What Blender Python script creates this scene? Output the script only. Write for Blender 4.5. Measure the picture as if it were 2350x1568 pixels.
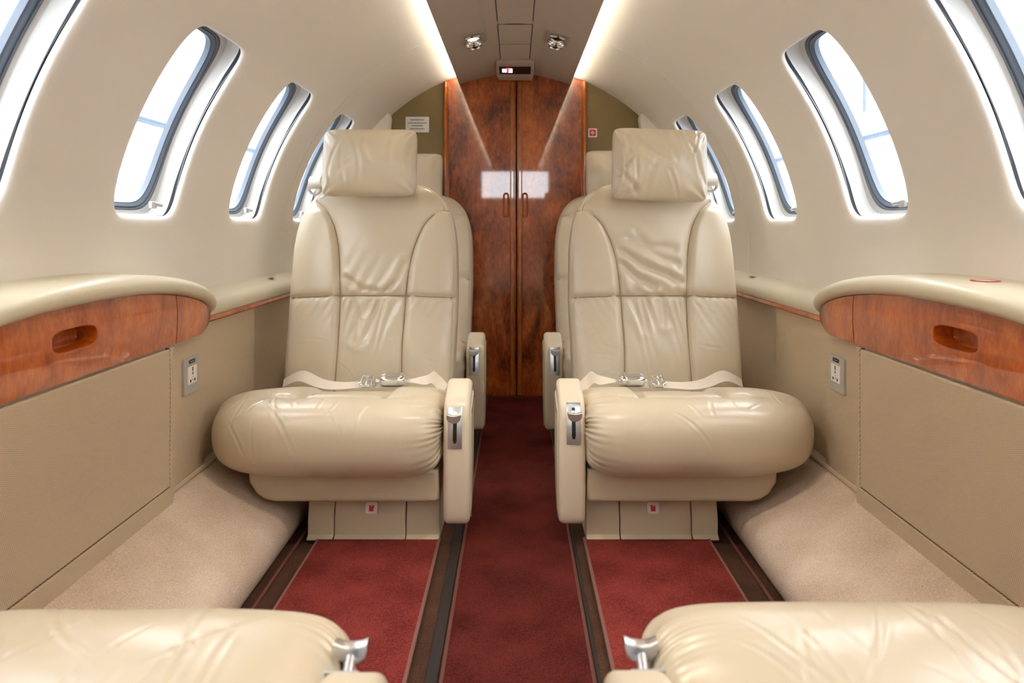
import bpy, bmesh, math, random
import numpy as np
from mathutils import Vector, Matrix

PI = math.pi
SC = bpy.context.scene
COL = SC.collection
for o in list(bpy.data.objects):
    bpy.data.objects.remove(o)

# ---------------------------------------------------------------- camera, world, exposure
H = 0.77                                    # camera height above the cabin floor
cam_d = bpy.data.cameras.new('camera')
cam = bpy.data.objects.new('camera', cam_d)
COL.objects.link(cam)
cam.location = (0, 0, H)
cam.rotation_euler = (PI / 2, 0, 0)
cam_d.sensor_width = 36
cam_d.lens = 1600 / 2350 * 36
cam_d.shift_x = -7 / 2350
cam_d.shift_y = -266 / 2350
cam_d.clip_start = 0.02
cam_d.dof.use_dof = True
cam_d.dof.focus_distance = 1.8
cam_d.dof.aperture_fstop = 5.0
SC.camera = cam
SC.view_settings.view_transform = 'Standard'
SC.view_settings.look = 'None'
SC.view_settings.exposure = 0.62
SC.view_settings.gamma = 1.0
SC.view_settings.use_curve_mapping = False
SC.cycles.use_denoising = True
SC.cycles.max_bounces = 12
SC.cycles.diffuse_bounces = 6
SC.cycles.caustics_reflective = False
SC.cycles.caustics_refractive = False

world = bpy.data.worlds.new('overcast_daylight')
SC.world = world
world.use_nodes = True
wn = world.node_tree
wbg = wn.nodes['Background']
wbg.inputs['Color'].default_value = (0.92, 0.96, 1.0, 1)
wbg.inputs['Strength'].default_value = 7.5

# ---------------------------------------------------------------- helpers: colours and materials
def lin(r, g, b):
    f = lambda c: c / 12.92 if c <= 0.04045 else ((c + 0.055) / 1.055) ** 2.4
    return (f(r / 255), f(g / 255), f(b / 255), 1)

def new_mat(name):
    m = bpy.data.materials.new(name)
    m.use_nodes = True
    nt = m.node_tree
    return m, nt, nt.nodes['Principled BSDF']

def pbr(name, col, rough=0.5, metal=0.0, spec=0.5, coat=0.0, vary=None, vary_scale=5.0, vary_col=None,
        bump=0.0, bump_scale=300.0, bump_dist=0.001, emit=None, emit_s=0.0, stretch=(1, 1, 1)):
    m, nt, b = new_mat(name)
    N, L = nt.nodes, nt.links
    b.inputs['Base Color'].default_value = col
    b.inputs['Roughness'].default_value = rough
    b.inputs['Metallic'].default_value = metal
    b.inputs['Specular IOR Level'].default_value = spec
    b.inputs['Coat Weight'].default_value = coat
    b.inputs['Coat Roughness'].default_value = 0.04
    tc = N.new('ShaderNodeTexCoord')
    mp = N.new('ShaderNodeMapping')
    mp.inputs['Scale'].default_value = stretch
    L.new(tc.outputs['Object'], mp.inputs['Vector'])
    if vary_col is not None:
        nz = N.new('ShaderNodeTexNoise')
        nz.inputs['Scale'].default_value = vary_scale
        nz.inputs['Detail'].default_value = 5
        L.new(mp.outputs['Vector'], nz.inputs['Vector'])
        rp = N.new('ShaderNodeValToRGB')
        rp.color_ramp.elements[0].position = 0.32
        rp.color_ramp.elements[0].color = col
        rp.color_ramp.elements[1].position = 0.68
        rp.color_ramp.elements[1].color = vary_col
        L.new(nz.outputs['Fac'], rp.inputs['Fac'])
        L.new(rp.outputs['Color'], b.inputs['Base Color'])
    if bump:
        nb = N.new('ShaderNodeTexNoise')
        nb.inputs['Scale'].default_value = bump_scale
        nb.inputs['Detail'].default_value = 3
        L.new(mp.outputs['Vector'], nb.inputs['Vector'])
        bp = N.new('ShaderNodeBump')
        bp.inputs['Strength'].default_value = bump
        bp.inputs['Distance'].default_value = bump_dist
        L.new(nb.outputs['Fac'], bp.inputs['Height'])
        L.new(bp.outputs['Normal'], b.inputs['Normal'])
    if emit is not None:
        b.inputs['Emission Color'].default_value = emit
        b.inputs['Emission Strength'].default_value = emit_s
    return m

def weave_mat(name, col, col2, scale=230.0):
    """woven wall fabric: short slanted threads, as pattern and relief"""
    m, nt, b = new_mat(name)
    N, L = nt.nodes, nt.links
    b.inputs['Roughness'].default_value = 0.85
    b.inputs['Specular IOR Level'].default_value = 0.2
    tc = N.new('ShaderNodeTexCoord')
    def wave(rot, sc):
        mp = N.new('ShaderNodeMapping')
        mp.inputs['Rotation'].default_value = rot
        w = N.new('ShaderNodeTexWave')
        w.wave_type = 'BANDS'
        w.bands_direction = 'Z'
        w.inputs['Scale'].default_value = sc
        w.inputs['Distortion'].default_value = 0.6
        w.inputs['Detail'].default_value = 1
        w.inputs['Detail Scale'].default_value = 2
        L.new(tc.outputs['Object'], mp.inputs['Vector'])
        L.new(mp.outputs['Vector'], w.inputs['Vector'])
        return w
    w1 = wave((0.32, 0, 0), scale * 0.36)
    w2 = wave((1.25, 0, 0), scale * 0.30)
    mx = N.new('ShaderNodeMath'); mx.operation = 'MULTIPLY'
    L.new(w1.outputs['Fac'], mx.inputs[0]); L.new(w2.outputs['Fac'], mx.inputs[1])
    rp = N.new('ShaderNodeMix'); rp.data_type = 'RGBA'
    rp.inputs['A'].default_value = col2
    rp.inputs['B'].default_value = col
    mr = N.new('ShaderNodeMapRange')
    mr.inputs['From Min'].default_value = 0.0; mr.inputs['From Max'].default_value = 0.6
    L.new(mx.outputs[0], mr.inputs['Value'])
    L.new(mr.outputs['Result'], rp.inputs['Factor'])
    L.new(rp.outputs['Result'], b.inputs['Base Color'])
    bp = N.new('ShaderNodeBump')
    bp.inputs['Strength'].default_value = 0.5
    bp.inputs['Distance'].default_value = 0.001
    L.new(mx.outputs[0], bp.inputs['Height'])
    L.new(bp.outputs['Normal'], b.inputs['Normal'])
    return m

def wood_mat(name, dark, mid, light, scale=1.0, rough=0.12):
    """figured veneer under a clear gloss coat"""
    m, nt, b = new_mat(name)
    N, L = nt.nodes, nt.links
    tc = N.new('ShaderNodeTexCoord')
    mp = N.new('ShaderNodeMapping')
    mp.inputs['Scale'].default_value = (scale, scale, scale * 0.45)
    L.new(tc.outputs['Object'], mp.inputs['Vector'])
    n1 = N.new('ShaderNodeTexNoise')
    n1.inputs['Scale'].default_value = 9; n1.inputs['Detail'].default_value = 6
    n1.inputs['Distortion'].default_value = 1.1
    L.new(mp.outputs['Vector'], n1.inputs['Vector'])
    n2 = N.new('ShaderNodeTexNoise')
    n2.inputs['Scale'].default_value = 95; n2.inputs['Detail'].default_value = 4
    n2.inputs['Distortion'].default_value = 0.7
    L.new(mp.outputs['Vector'], n2.inputs['Vector'])
    ma = N.new('ShaderNodeMath'); ma.operation = 'MULTIPLY_ADD'
    ma.inputs[1].default_value = 0.38
    L.new(n2.outputs['Fac'], ma.inputs[0])
    sb = N.new('ShaderNodeMath'); sb.operation = 'MULTIPLY'
    sb.inputs[1].default_value = 0.62
    L.new(n1.outputs['Fac'], sb.inputs[0])
    L.new(sb.outputs[0], ma.inputs[2])
    rp = N.new('ShaderNodeValToRGB')
    cr = rp.color_ramp
    cr.elements[0].position = 0.36; cr.elements[0].color = dark
    cr.elements[1].position = 0.64; cr.elements[1].color = light
    e = cr.elements.new(0.5); e.color = mid
    L.new(ma.outputs[0], rp.inputs['Fac'])
    L.new(rp.outputs['Color'], b.inputs['Base Color'])
    b.inputs['Roughness'].default_value = 0.35
    b.inputs['Specular IOR Level'].default_value = 0.3
    b.inputs['Coat Weight'].default_value = 1.0
    b.inputs['Coat IOR'].default_value = 1.62
    b.inputs['Coat Roughness'].default_value = rough * 0.3
    return m

def leather_mat(name, col, col2, rough=0.42):
    m, nt, b = new_mat(name)
    N, L = nt.nodes, nt.links
    tc = N.new('ShaderNodeTexCoord')
    nz = N.new('ShaderNodeTexNoise')
    nz.inputs['Scale'].default_value = 4; nz.inputs['Detail'].default_value = 4
    L.new(tc.outputs['Object'], nz.inputs['Vector'])
    rp = N.new('ShaderNodeValToRGB')
    rp.color_ramp.elements[0].position = 0.3; rp.color_ramp.elements[0].color = col
    rp.color_ramp.elements[1].position = 0.7; rp.color_ramp.elements[1].color = col2
    L.new(nz.outputs['Fac'], rp.inputs['Fac'])
    L.new(rp.outputs['Color'], b.inputs['Base Color'])
    vo = N.new('ShaderNodeTexVoronoi')
    vo.inputs['Scale'].default_value = 420
    L.new(tc.outputs['Object'], vo.inputs['Vector'])
    n2 = N.new('ShaderNodeTexNoise')
    n2.inputs['Scale'].default_value = 28; n2.inputs['Detail'].default_value = 6
    L.new(tc.outputs['Object'], n2.inputs['Vector'])
    ad = N.new('ShaderNodeMath'); ad.operation = 'MULTIPLY_ADD'; ad.inputs[1].default_value = 0.22
    L.new(vo.outputs['Distance'], ad.inputs[0]); L.new(n2.outputs['Fac'], ad.inputs[2])
    bp = N.new('ShaderNodeBump')
    bp.inputs['Strength'].default_value = 0.13
    bp.inputs['Distance'].default_value = 0.0025
    L.new(ad.outputs[0], bp.inputs['Height'])
    L.new(bp.outputs['Normal'], b.inputs['Normal'])
    b.inputs['Roughness'].default_value = rough
    b.inputs['Specular IOR Level'].default_value = 0.5
    b.inputs['Coat Weight'].default_value = 0.25
    b.inputs['Coat Roughness'].default_value = 0.24
    return m

def carpet_mat(name, c1, c2, c3=None):
    m, nt, b = new_mat(name)
    N, L = nt.nodes, nt.links
    tc = N.new('ShaderNodeTexCoord')
    nf = N.new('ShaderNodeTexNoise')
    nf.inputs['Scale'].default_value = 330; nf.inputs['Detail'].default_value = 3
    L.new(tc.outputs['Object'], nf.inputs['Vector'])
    nl = N.new('ShaderNodeTexNoise')
    nl.inputs['Scale'].default_value = 7; nl.inputs['Detail'].default_value = 4
    L.new(tc.outputs['Object'], nl.inputs['Vector'])
    ma = N.new('ShaderNodeMath'); ma.operation = 'MULTIPLY_ADD'; ma.inputs[1].default_value = 0.5
    mb = N.new('ShaderNodeMath'); mb.operation = 'MULTIPLY'; mb.inputs[1].default_value = 0.5
    L.new(nl.outputs['Fac'], mb.inputs[0])
    L.new(nf.outputs['Fac'], ma.inputs[0]); L.new(mb.outputs[0], ma.inputs[2])
    rp = N.new('ShaderNodeValToRGB')
    rp.color_ramp.elements[0].position = 0.36; rp.color_ramp.elements[0].color = c1
    rp.color_ramp.elements[1].position = 0.64; rp.color_ramp.elements[1].color = c2
    L.new(ma.outputs[0], rp.inputs['Fac'])
    L.new(rp.outputs['Color'], b.inputs['Base Color'])
    bp = N.new('ShaderNodeBump')
    bp.inputs['Strength'].default_value = 0.8
    bp.inputs['Distance'].default_value = 0.003
    L.new(nf.outputs['Fac'], bp.inputs['Height'])
    L.new(bp.outputs['Normal'], b.inputs['Normal'])
    b.inputs['Roughness'].default_value = 0.95
    b.inputs['Specular IOR Level'].default_value = 0.1
    return m

def glass_mat(name):
    m = bpy.data.materials.new(name)
    m.use_nodes = True
    nt = m.node_tree
    N, L = nt.nodes, nt.links
    N.clear()
    out = N.new('ShaderNodeOutputMaterial')
    mix = N.new('ShaderNodeMixShader')
    tr = N.new('ShaderNodeBsdfTransparent')
    tr.inputs['Color'].default_value = (0.95, 0.97, 0.98, 1)
    gl = N.new('ShaderNodeBsdfGlossy')
    gl.inputs['Roughness'].default_value = 0.03
    mix.inputs['Fac'].default_value = 0.05
    L.new(tr.outputs[0], mix.inputs[1]); L.new(gl.outputs[0], mix.inputs[2])
    L.new(mix.outputs[0], out.inputs['Surface'])
    return m

M = {}
M['leather'] = leather_mat('cream_leather', lin(199, 185, 160), lin(206, 193, 170), 0.30)
M['seam_tan'] = pbr('tan_seam_line', lin(150, 128, 92), 0.6)  # darker tan standing in for the shade in the seam grooves
M['leather_arm'] = leather_mat('armrest_leather', lin(214, 200, 177), lin(220, 207, 186), 0.36)
M['leather_pad'] = leather_mat('ledge_leather', lin(208, 198, 172), lin(213, 204, 180), 0.42)
M['leather_base'] = leather_mat('pedestal_leather', lin(190, 177, 150), lin(195, 182, 156), 0.5)
M['liner'] = pbr('sidewall_liner', lin(238, 233, 225), 0.62, spec=0.3, bump=0.25, bump_scale=420, bump_dist=0.001)
M['liner_aft'] = pbr('aft_liner', lin(236, 230, 220), 0.62, spec=0.3, bump=0.2, bump_scale=420)
M['ceiling'] = pbr('overhead_panel_cloth', lin(188, 175, 163), 0.75, spec=0.2, bump=0.25, bump_scale=500)
M['fabric'] = weave_mat('woven_wall_fabric', lin(230, 214, 190), lin(182, 162, 132), 330.0)
M['olive'] = pbr('olive_bulkhead_cloth', lin(126, 111, 80), 0.9, spec=0.1, bump=0.2, bump_scale=500)
M['wood'] = wood_mat('cherry_veneer', lin(146, 59, 10), lin(180, 84, 19), lin(203, 108, 34), 1.4)
M['wood_dark'] = wood_mat('dark_burl_veneer', lin(92, 36, 8), lin(154, 70, 18), lin(196, 104, 38), 0.8)
M['wood_trim'] = wood_mat('amber_trim_veneer', lin(140, 70, 20), lin(170, 90, 30), lin(190, 108, 40), 1.0)
M['red'] = carpet_mat('red_carpet', lin(90, 31, 28), lin(148, 63, 57))
M['red_dark'] = carpet_mat('aisle_carpet', lin(62, 20, 17), lin(106, 43, 37))
M['brown'] = carpet_mat('brown_carpet', lin(52, 34, 27), lin(92, 64, 50))
M['beige_carpet'] = carpet_mat('beige_carpet', lin(188, 166, 146), lin(222, 205, 187))
M['binding'] = pbr('carpet_binding', lin(124, 84, 74), 0.8, bump=0.3, bump_scale=400)
M['binding_dark'] = pbr('dark_carpet_binding', lin(100, 56, 44), 0.8, bump=0.3, bump_scale=400)
M['track'] = pbr('seat_track_cover', lin(38, 27, 24), 0.8, bump=0.3, bump_scale=400)
M['black'] = pbr('black_plastic', lin(18, 17, 17), 0.4)
M['dark_backing'] = pbr('dark_gap_backing', lin(26, 26, 34), 0.7)  # near-black stand-in for gap shade, and for the light-blocking pieces
M['gasket'] = pbr('slate_window_gasket', lin(88, 97, 110), 0.42, bump=0.2, bump_scale=60, bump_dist=0.002)
M['white'] = pbr('white_reveal_plastic', lin(206, 205, 203), 0.35)
M['white_sat'] = pbr('white_socket_plastic', lin(238, 234, 228), 0.35)
M['grey_plate'] = pbr('grey_socket_plate', lin(176, 172, 164), 0.45, bump=0.1, bump_scale=300)
M['satin'] = pbr('satin_chrome', (0.86, 0.87, 0.9, 1), 0.28, metal=1.0)
M['chrome'] = pbr('polished_chrome', (0.85, 0.86, 0.88, 1), 0.12, metal=1.0)
M['steel'] = pbr('brushed_steel', (0.66, 0.69, 0.74, 1), 0.3, metal=1.0, bump=0.15, bump_scale=200, stretch=(12, 1, 1))
M['web'] = pbr('cream_webbing', lin(226, 214, 196), 0.7, bump=0.4, bump_scale=500)
M['strap'] = pbr('shoulder_webbing', lin(226, 222, 212), 0.7, bump=0.4, bump_scale=500)
M['paper'] = pbr('white_placard', lin(222, 220, 220), 0.5)
M['ink'] = pbr('grey_print', lin(112, 110, 112), 0.6)
M['red_ink'] = pbr('red_print', lin(200, 28, 44), 0.5)
M['glass'] = glass_mat('window_acrylic')
M['led'] = pbr('warm_led_strip', lin(255, 240, 200), 0.5, emit=(1.0, 0.93, 0.77, 1), emit_s=42)
M['lamp_on'] = pbr('lit_reading_lens', lin(255, 240, 210), 0.3, emit=(1.0, 0.8, 0.55, 1), emit_s=10)
M['sign_white'] = pbr('lit_white_icon', lin(240, 240, 250), 0.3, emit=(0.85, 0.85, 1.0, 1), emit_s=1.4)
M['sign_red'] = pbr('lit_red_icon', lin(220, 30, 40), 0.3, emit=(1.0, 0.05, 0.08, 1), emit_s=1.0)
M['siding'] = pbr('pale_hangar_siding', lin(150, 162, 180), 0.7)
M['steel_white'] = pbr('white_painted_steel', lin(190, 196, 204), 0.6)
M['tarmac'] = pbr('grey_tarmac', lin(110, 112, 115), 0.9, bump=0.3, bump_scale=30)

# ---------------------------------------------------------------- helpers: meshes
def link(name, me, mats, parent=None):
    o = bpy.data.objects.new(name, me)
    COL.objects.link(o)
    for m in (mats if isinstance(mats, (list, tuple)) else [mats]):
        me.materials.append(M[m])
    if parent is not None:
        o.parent = parent
    return o

def finish(bm, name, mats, parent=None, sharp=40, recalc=True):
    if recalc:
        bmesh.ops.recalc_face_normals(bm, faces=bm.faces)
    me = bpy.data.meshes.new(name)
    bm.to_mesh(me)
    bm.free()
    for p in me.polygons:
        p.use_smooth = True
    if sharp:
        me.set_sharp_from_angle(angle=math.radians(sharp))
    return link(name, me, mats, parent)

def tag(o, label=None, cat=None, group=None, kind=None):
    if label: o['label'] = label
    if cat: o['category'] = cat
    if group: o['group'] = group
    if kind: o['kind'] = kind
    return o

def empty(name, loc, label=None, cat=None, group=None, kind=None):
    o = bpy.data.objects.new(name, None)
    o.empty_display_size = 0.05
    COL.objects.link(o)
    o.location = loc
    return tag(o, label, cat, group, kind)

def add_grid(bm, P, cu=False, cv=False, caps=False, mat=0):
    """P[nu, nv, 3] -> quads; cu / cv close a direction; caps fills the first and last rows"""
    nu, nv = P.shape[:2]
    vs = [[bm.verts.new(P[i, j]) for j in range(nv)] for i in range(nu)]
    for i in range(nu if cu else nu - 1):
        for j in range(nv if cv else nv - 1):
            i2, j2 = (i + 1) % nu, (j + 1) % nv
            f = bm.faces.new((vs[i][j], vs[i2][j], vs[i2][j2], vs[i][j2]))
            f.material_index = mat
    if caps:
        for r in (0, nu - 1):
            f = bm.faces.new(vs[r])
            f.material_index = mat
    return vs

def add_box(bm, x0, x1, y0, y1, z0, z1, bevel=0.0, seg=2, mat=0):
    b2 = bmesh.new()
    v = [b2.verts.new(p) for p in ((x0, y0, z0), (x1, y0, z0), (x1, y1, z0), (x0, y1, z0),
                                   (x0, y0, z1), (x1, y0, z1), (x1, y1, z1), (x0, y1, z1))]
    for f in ((0, 3, 2, 1), (4, 5, 6, 7), (0, 1, 5, 4), (1, 2, 6, 5), (2, 3, 7, 6), (3, 0, 4, 7)):
        b2.faces.new([v[k] for k in f])
    if bevel:
        bmesh.ops.bevel(b2, geom=b2.edges[:], offset=bevel, segments=seg, affect='EDGES', profile=0.5)
    merge(bm, b2, mat)

def merge(bm, b2, mat=0, mtx=None):
    if mtx is not None:
        bmesh.ops.transform(b2, matrix=mtx, verts=b2.verts[:])
    mp = {}
    for v in b2.verts:
        mp[v] = bm.verts.new(v.co)
    for f in b2.faces:
        try:
            nf = bm.faces.new([mp[v] for v in f.verts])
            nf.material_index = mat
        except ValueError:
            pass
    b2.free()

def add_tube(bm, pts, r, n=10, closed=False, mat=0):
    pts = [Vector(p) for p in pts]
    k = len(pts)
    rows = []
    up = Vector((0.13, 0.21, 1)).normalized()
    for i in range(k):
        a = pts[(i - 1) % k] if (closed or i > 0) else pts[i]
        b = pts[(i + 1) % k] if (closed or i < k - 1) else pts[i]
        t = (b - a).normalized()
        s = t.cross(up)
        if s.length < 1e-4:
            s = t.cross(Vector((1, 0, 0)))
        s.normalize()
        w = s.cross(t)
        rr = r[i] if isinstance(r, (list, tuple)) else r
        rows.append([pts[i] + (s * math.cos(2 * PI * j / n) + w * math.sin(2 * PI * j / n)) * rr for j in range(n)])
    add_grid(bm, np.array([[list(q) for q in row] for row in rows]), cu=closed, cv=True, caps=not closed, mat=mat)

def add_lathe(bm, c, axis, prof, n=24, mat=0):
    """prof = (radius, offset along axis) pairs; spun around axis through c"""
    ax = Vector(axis).normalized()
    s = ax.orthogonal().normalized()
    w = ax.cross(s)
    rows = []
    for r, h in prof:
        rows.append([list(Vector(c) + ax * h + (s * math.cos(2 * PI * j / n) + w * math.sin(2 * PI * j / n)) * max(r, 1e-5)) for j in range(n)])
    add_grid(bm, np.array(rows), cv=True, caps=True, mat=mat)

def offset2d(prof, d):
    """move each vertex of a closed 2-D outline inward by d (outline may run either way)"""
    p = np.array(prof, float)
    n = len(p)
    area = 0.5 * np.sum(p[:, 0] * np.roll(p[:, 1], -1) - np.roll(p[:, 0], -1) * p[:, 1])
    sg = 1 if area > 0 else -1
    e1 = p - np.roll(p, 1, 0)
    e2 = np.roll(p, -1, 0) - p
    def nrm(e):
        q = np.stack([-e[:, 1], e[:, 0]], 1) * sg
        return q / np.maximum(np.linalg.norm(q, axis=1, keepdims=True), 1e-9)
    n1, n2 = nrm(e1), nrm(e2)
    m = n1 + n2
    m /= np.maximum(np.linalg.norm(m, axis=1, keepdims=True), 1e-9)
    k = 1 / np.maximum(np.sum(m * n1, 1), 0.55)
    return p + m * (d * k)[:, None]

def add_prism(bm, prof, a0, a1, place, r=0.0, seg=4, mat=0, mtx=None):
    """closed 2-D outline swept from a0 to a1 with rounded end edges; place(p, q, a) -> xyz"""
    rows = []
    if r > 0:
        for k in range(seg + 1):
            t = PI / 2 * k / seg
            rows.append((offset2d(prof, r * (1 - math.sin(t))), a0 + r * (1 - math.cos(t))))
        for k in range(seg, -1, -1):
            t = PI / 2 * k / seg
            rows.append((offset2d(prof, r * (1 - math.sin(t))), a1 - r * (1 - math.cos(t))))
    else:
        rows = [(np.array(prof, float), a0), (np.array(prof, float), a1)]
    # a thin flat margin at each end keeps the end faces shading flat
    k = max(r * 0.3, 0.0004)
    rows = [(offset2d(rows[0][0], k), rows[0][1])] + rows + [(offset2d(rows[-1][0], k), rows[-1][1])]
    P = np.array([[place(q[0], q[1], a) for q in pr] for pr, a in rows])
    add_grid(bm, P, cv=True, caps=True, mat=mat)

def catmull(pts, n, closed=True):
    """smooth curve through pts, n samples evenly spaced along it"""
    p = np.array(pts, float)
    k = len(p)
    out = []
    segs = k if closed else k - 1
    for i in range(segs):
        if closed:
            a, b, c, d = p[(i - 1) % k], p[i], p[(i + 1) % k], p[(i + 2) % k]
        else:
            a, b, c, d = p[max(i - 1, 0)], p[i], p[i + 1], p[min(i + 2, k - 1)]
        for t in np.linspace(0, 1, 24, endpoint=False):
            out.append(0.5 * ((2 * b) + (-a + c) * t + (2 * a - 5 * b + 4 * c - d) * t * t + (-a + 3 * b - 3 * c + d) * t ** 3))
    if closed:
        out.append(p[0])
    else:
        out.append(p[-1])
    out = np.array(out)
    s = np.concatenate([[0], np.cumsum(np.linalg.norm(np.diff(out, axis=0), axis=1))])
    ss = np.linspace(0, s[-1], n, endpoint=not closed)
    return np.stack([np.interp(ss, s, out[:, i]) for i in range(out.shape[1])], 1)

def round_rect(w, h, r, n=6):
    pts = []
    for cx, cy, a in ((w / 2 - r, h / 2 - r, 0), (-w / 2 + r, h / 2 - r, 1), (-w / 2 + r, -h / 2 + r, 2), (w / 2 - r, -h / 2 + r, 3)):
        for k in range(n + 1):
            t = PI / 2 * (a + k / n)
            pts.append((cx + r * math.cos(t), cy + r * math.sin(t)))
    return pts

def dist_poly(U, V, pts):
    """distance of every (U,V) to an open polyline"""
    best = np.full(U.shape, 1e9)
    for (x0, y0), (x1, y1) in zip(pts[:-1], pts[1:]):
        dx, dy = x1 - x0, y1 - y0
        t = np.clip(((U - x0) * dx + (V - y0) * dy) / max(dx * dx + dy * dy, 1e-12), 0, 1)
        best = np.minimum(best, np.hypot(U - x0 - t * dx, V - y0 - t * dy))
    return best

def smooth(x, a, b):
    t = np.clip((x - a) / (b - a), 0, 1)
    return t * t * (3 - 2 * t)

def normals(P, cv=False):
    du = np.gradient(P, axis=0)
    if cv:
        dv = (np.roll(P, -1, 1) - np.roll(P, 1, 1)) / 2
    else:
        dv = np.gradient(P, axis=1)
    n = np.cross(du, dv)
    return n / np.maximum(np.linalg.norm(n, axis=2, keepdims=True), 1e-9)

# ---------------------------------------------------------------- cabin shell
R, CZ = 0.822, H - 0.115                    # liner radius and the height of its axis
Y_AFT, Y_FWD, Y_JOINT = 3.12, -1.75, 2.45
A0, A1, A2, A3 = math.radians(-6), math.radians(3.5), math.radians(45.5), math.radians(90)
WIN_A, WIN_HA = R * math.radians(24.45), R * math.radians(15.2)
WIN_HW = 0.136
PITCH = 0.567

def cyl(s, y, a, d=0.0):
    t = a / R
    return (s * (R + d) * math.cos(t), y, CZ + (R + d) * math.sin(t))

def loop_dirs(n):
    """n*4 points round the square [-1,1]^2"""
    out = []
    for k in range(n): out.append((-1 + 2 * k / n, -1))
    for k in range(n): out.append((1, -1 + 2 * k / n))
    for k in range(n): out.append((1 - 2 * k / n, 1))
    for k in range(n): out.append((-1, 1 - 2 * k / n))
    return out

NL = 22
DIRS = loop_dirs(NL)

def win_pt(k, o, yc):
    """point k of the rounded window outline grown by o -> (y, a)"""
    p, q = DIRS[k]
    n = 7.0 - 2.9 * min(max(-o / 0.010, 0.0), 1.0)      # the pane has rounder corners than the liner opening
    s = 1 / (abs(p) ** n + abs(q) ** n) ** (1 / n)
    return yc + (WIN_HW + o) * p * s, WIN_A + (WIN_HA + o) * q * s

def liner_cell(bm, s, y0, y1, yc):
    lo, hi = R * A1, R * A2
    rows = []
    for k in range(9):
        t = k / 8
        row = []
        for j, (p, q) in enumerate(DIRS):
            yr, ar = (y0 + y1) / 2 + (y1 - y0) / 2 * p, (lo + hi) / 2 + (hi - lo) / 2 * q
            yw, aw = win_pt(j, 0.024, yc)
            row.append(cyl(s, yr + (yw - yr) * t, ar + (aw - ar) * t))
        rows.append(row)
    for k in range(1, 9):
        t = PI / 2 * k / 8
        rows.append([cyl(s, *win_pt(j, 0.024 * (1 - math.sin(t)), yc), d=0.011 * (1 - math.cos(t))) for j in range(4 * NL)])
    rows.append([cyl(s, *win_pt(j, 0.0, yc), d=0.016) for j in range(4 * NL)])
    add_grid(bm, np.array(rows), cv=True)

def liner_rows(bm, s, y0, y1, a0, a1, n):
    ys = np.linspace(y0, y1, NL + 1)
    as_ = np.linspace(a0, a1, n + 1)
    add_grid(bm, np.array([[cyl(s, y, R * a) for y in ys] for a in as_]))

def build_window(s, yc, num, side_word):
    wl = []
    fr = bmesh.new()
    # reveal: white moulded tunnel from behind the liner lip to the gasket
    prof = [(0.002, 0.015), (0.006, 0.018), (0.008, 0.026), (0.007, 0.036), (0.003, 0.046), (-0.001, 0.056), (-0.009, 0.060)]
    rows = []
    for o, d in prof:
        row = []
        for j, (p, q) in enumerate(DIRS):
            gap = 0.006 * max(0.0, 1 - q * q) if abs(p) > 0.98 and d < 0.03 else 0.0
            row.append(cyl(s, *win_pt(j, o, yc), d=d + gap))
        rows.append(row)
    add_grid(fr, np.array(rows), cv=True)
    w = finish(fr, 'window_%d' % num, 'white', sharp=30, recalc=False)
    tag(w, kind='structure')
    sl = bmesh.new()  # added dark ring; its colour stands in for shade in the gap
    rows = [[cyl(s, *win_pt(j, o, yc), d=d) for j in range(4 * NL)] for o, d in ((0.0030, 0.0170), (0.016, 0.0170), (0.016, 0.036), (0.0105, 0.036))]
    add_grid(sl, np.array(rows), cu=True, cv=True)
    finish(sl, 'dark_gap', 'dark_backing', w)
    gk = bmesh.new()
    gp = [(-0.004, 0.063), (-0.007, 0.0595), (-0.011, 0.059), (-0.013, 0.0625), (-0.015, 0.061), (-0.018, 0.0625), (-0.020, 0.067), (-0.023, 0.068), (-0.024, 0.080), (-0.004, 0.080)]
    add_grid(gk, np.array([[cyl(s, *win_pt(j, o, yc), d=d) for j in range(4 * NL)] for o, d in gp]), cu=True, cv=True)
    finish(gk, 'gasket', 'gasket', w, sharp=50)
    # unseen collar added to keep daylight out of the wall cavity
    ck = bmesh.new()
    add_grid(ck, np.array([[cyl(s, *win_pt(j, o, yc), d=d) for j in range(4 * NL)] for o, d in ((-0.008, 0.0795), (0.03, 0.0805), (0.035, 0.004))]), cv=True)
    finish(ck, 'light_block_collar', 'dark_backing', w)
    pn = bmesh.new()
    rows = []
    for sc in (1.0, 0.8, 0.6, 0.4, 0.2):
        row = []
        for j in range(4 * NL):
            y, a = win_pt(j, -0.021, yc)
            row.append(cyl(s, yc + (y - yc) * sc, WIN_A + (a - WIN_A) * sc, d=0.074))
        rows.append(row)
    add_grid(pn, np.array(rows), cv=True)
    pn.faces.new([pn.verts[:][-(4 * NL) + j] for j in range(4 * NL)])
    finish(pn, 'pane', 'glass', w, recalc=False)
    # shade: clear slider edge and its little white tab at the lower corner
    tb = bmesh.new()
    ty = yc + (0.085 if s < 0 else -0.05)
    c = cyl(s, ty, R * math.radians(11.2), 0.040)
    c2 = cyl(s, ty + 0.03, R * math.radians(11.0), 0.034)
    add_tube(tb, [c, c2], 0.0045, 10)
    add_box(tb, c[0] - 0.004, c[0] + 0.004, c[1] - 0.012, c[1] + 0.012, c[2] - 0.012, c[2] + 0.004, 0.002)
    finish(tb, 'shade_tab', 'white', w)
    return w

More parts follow.
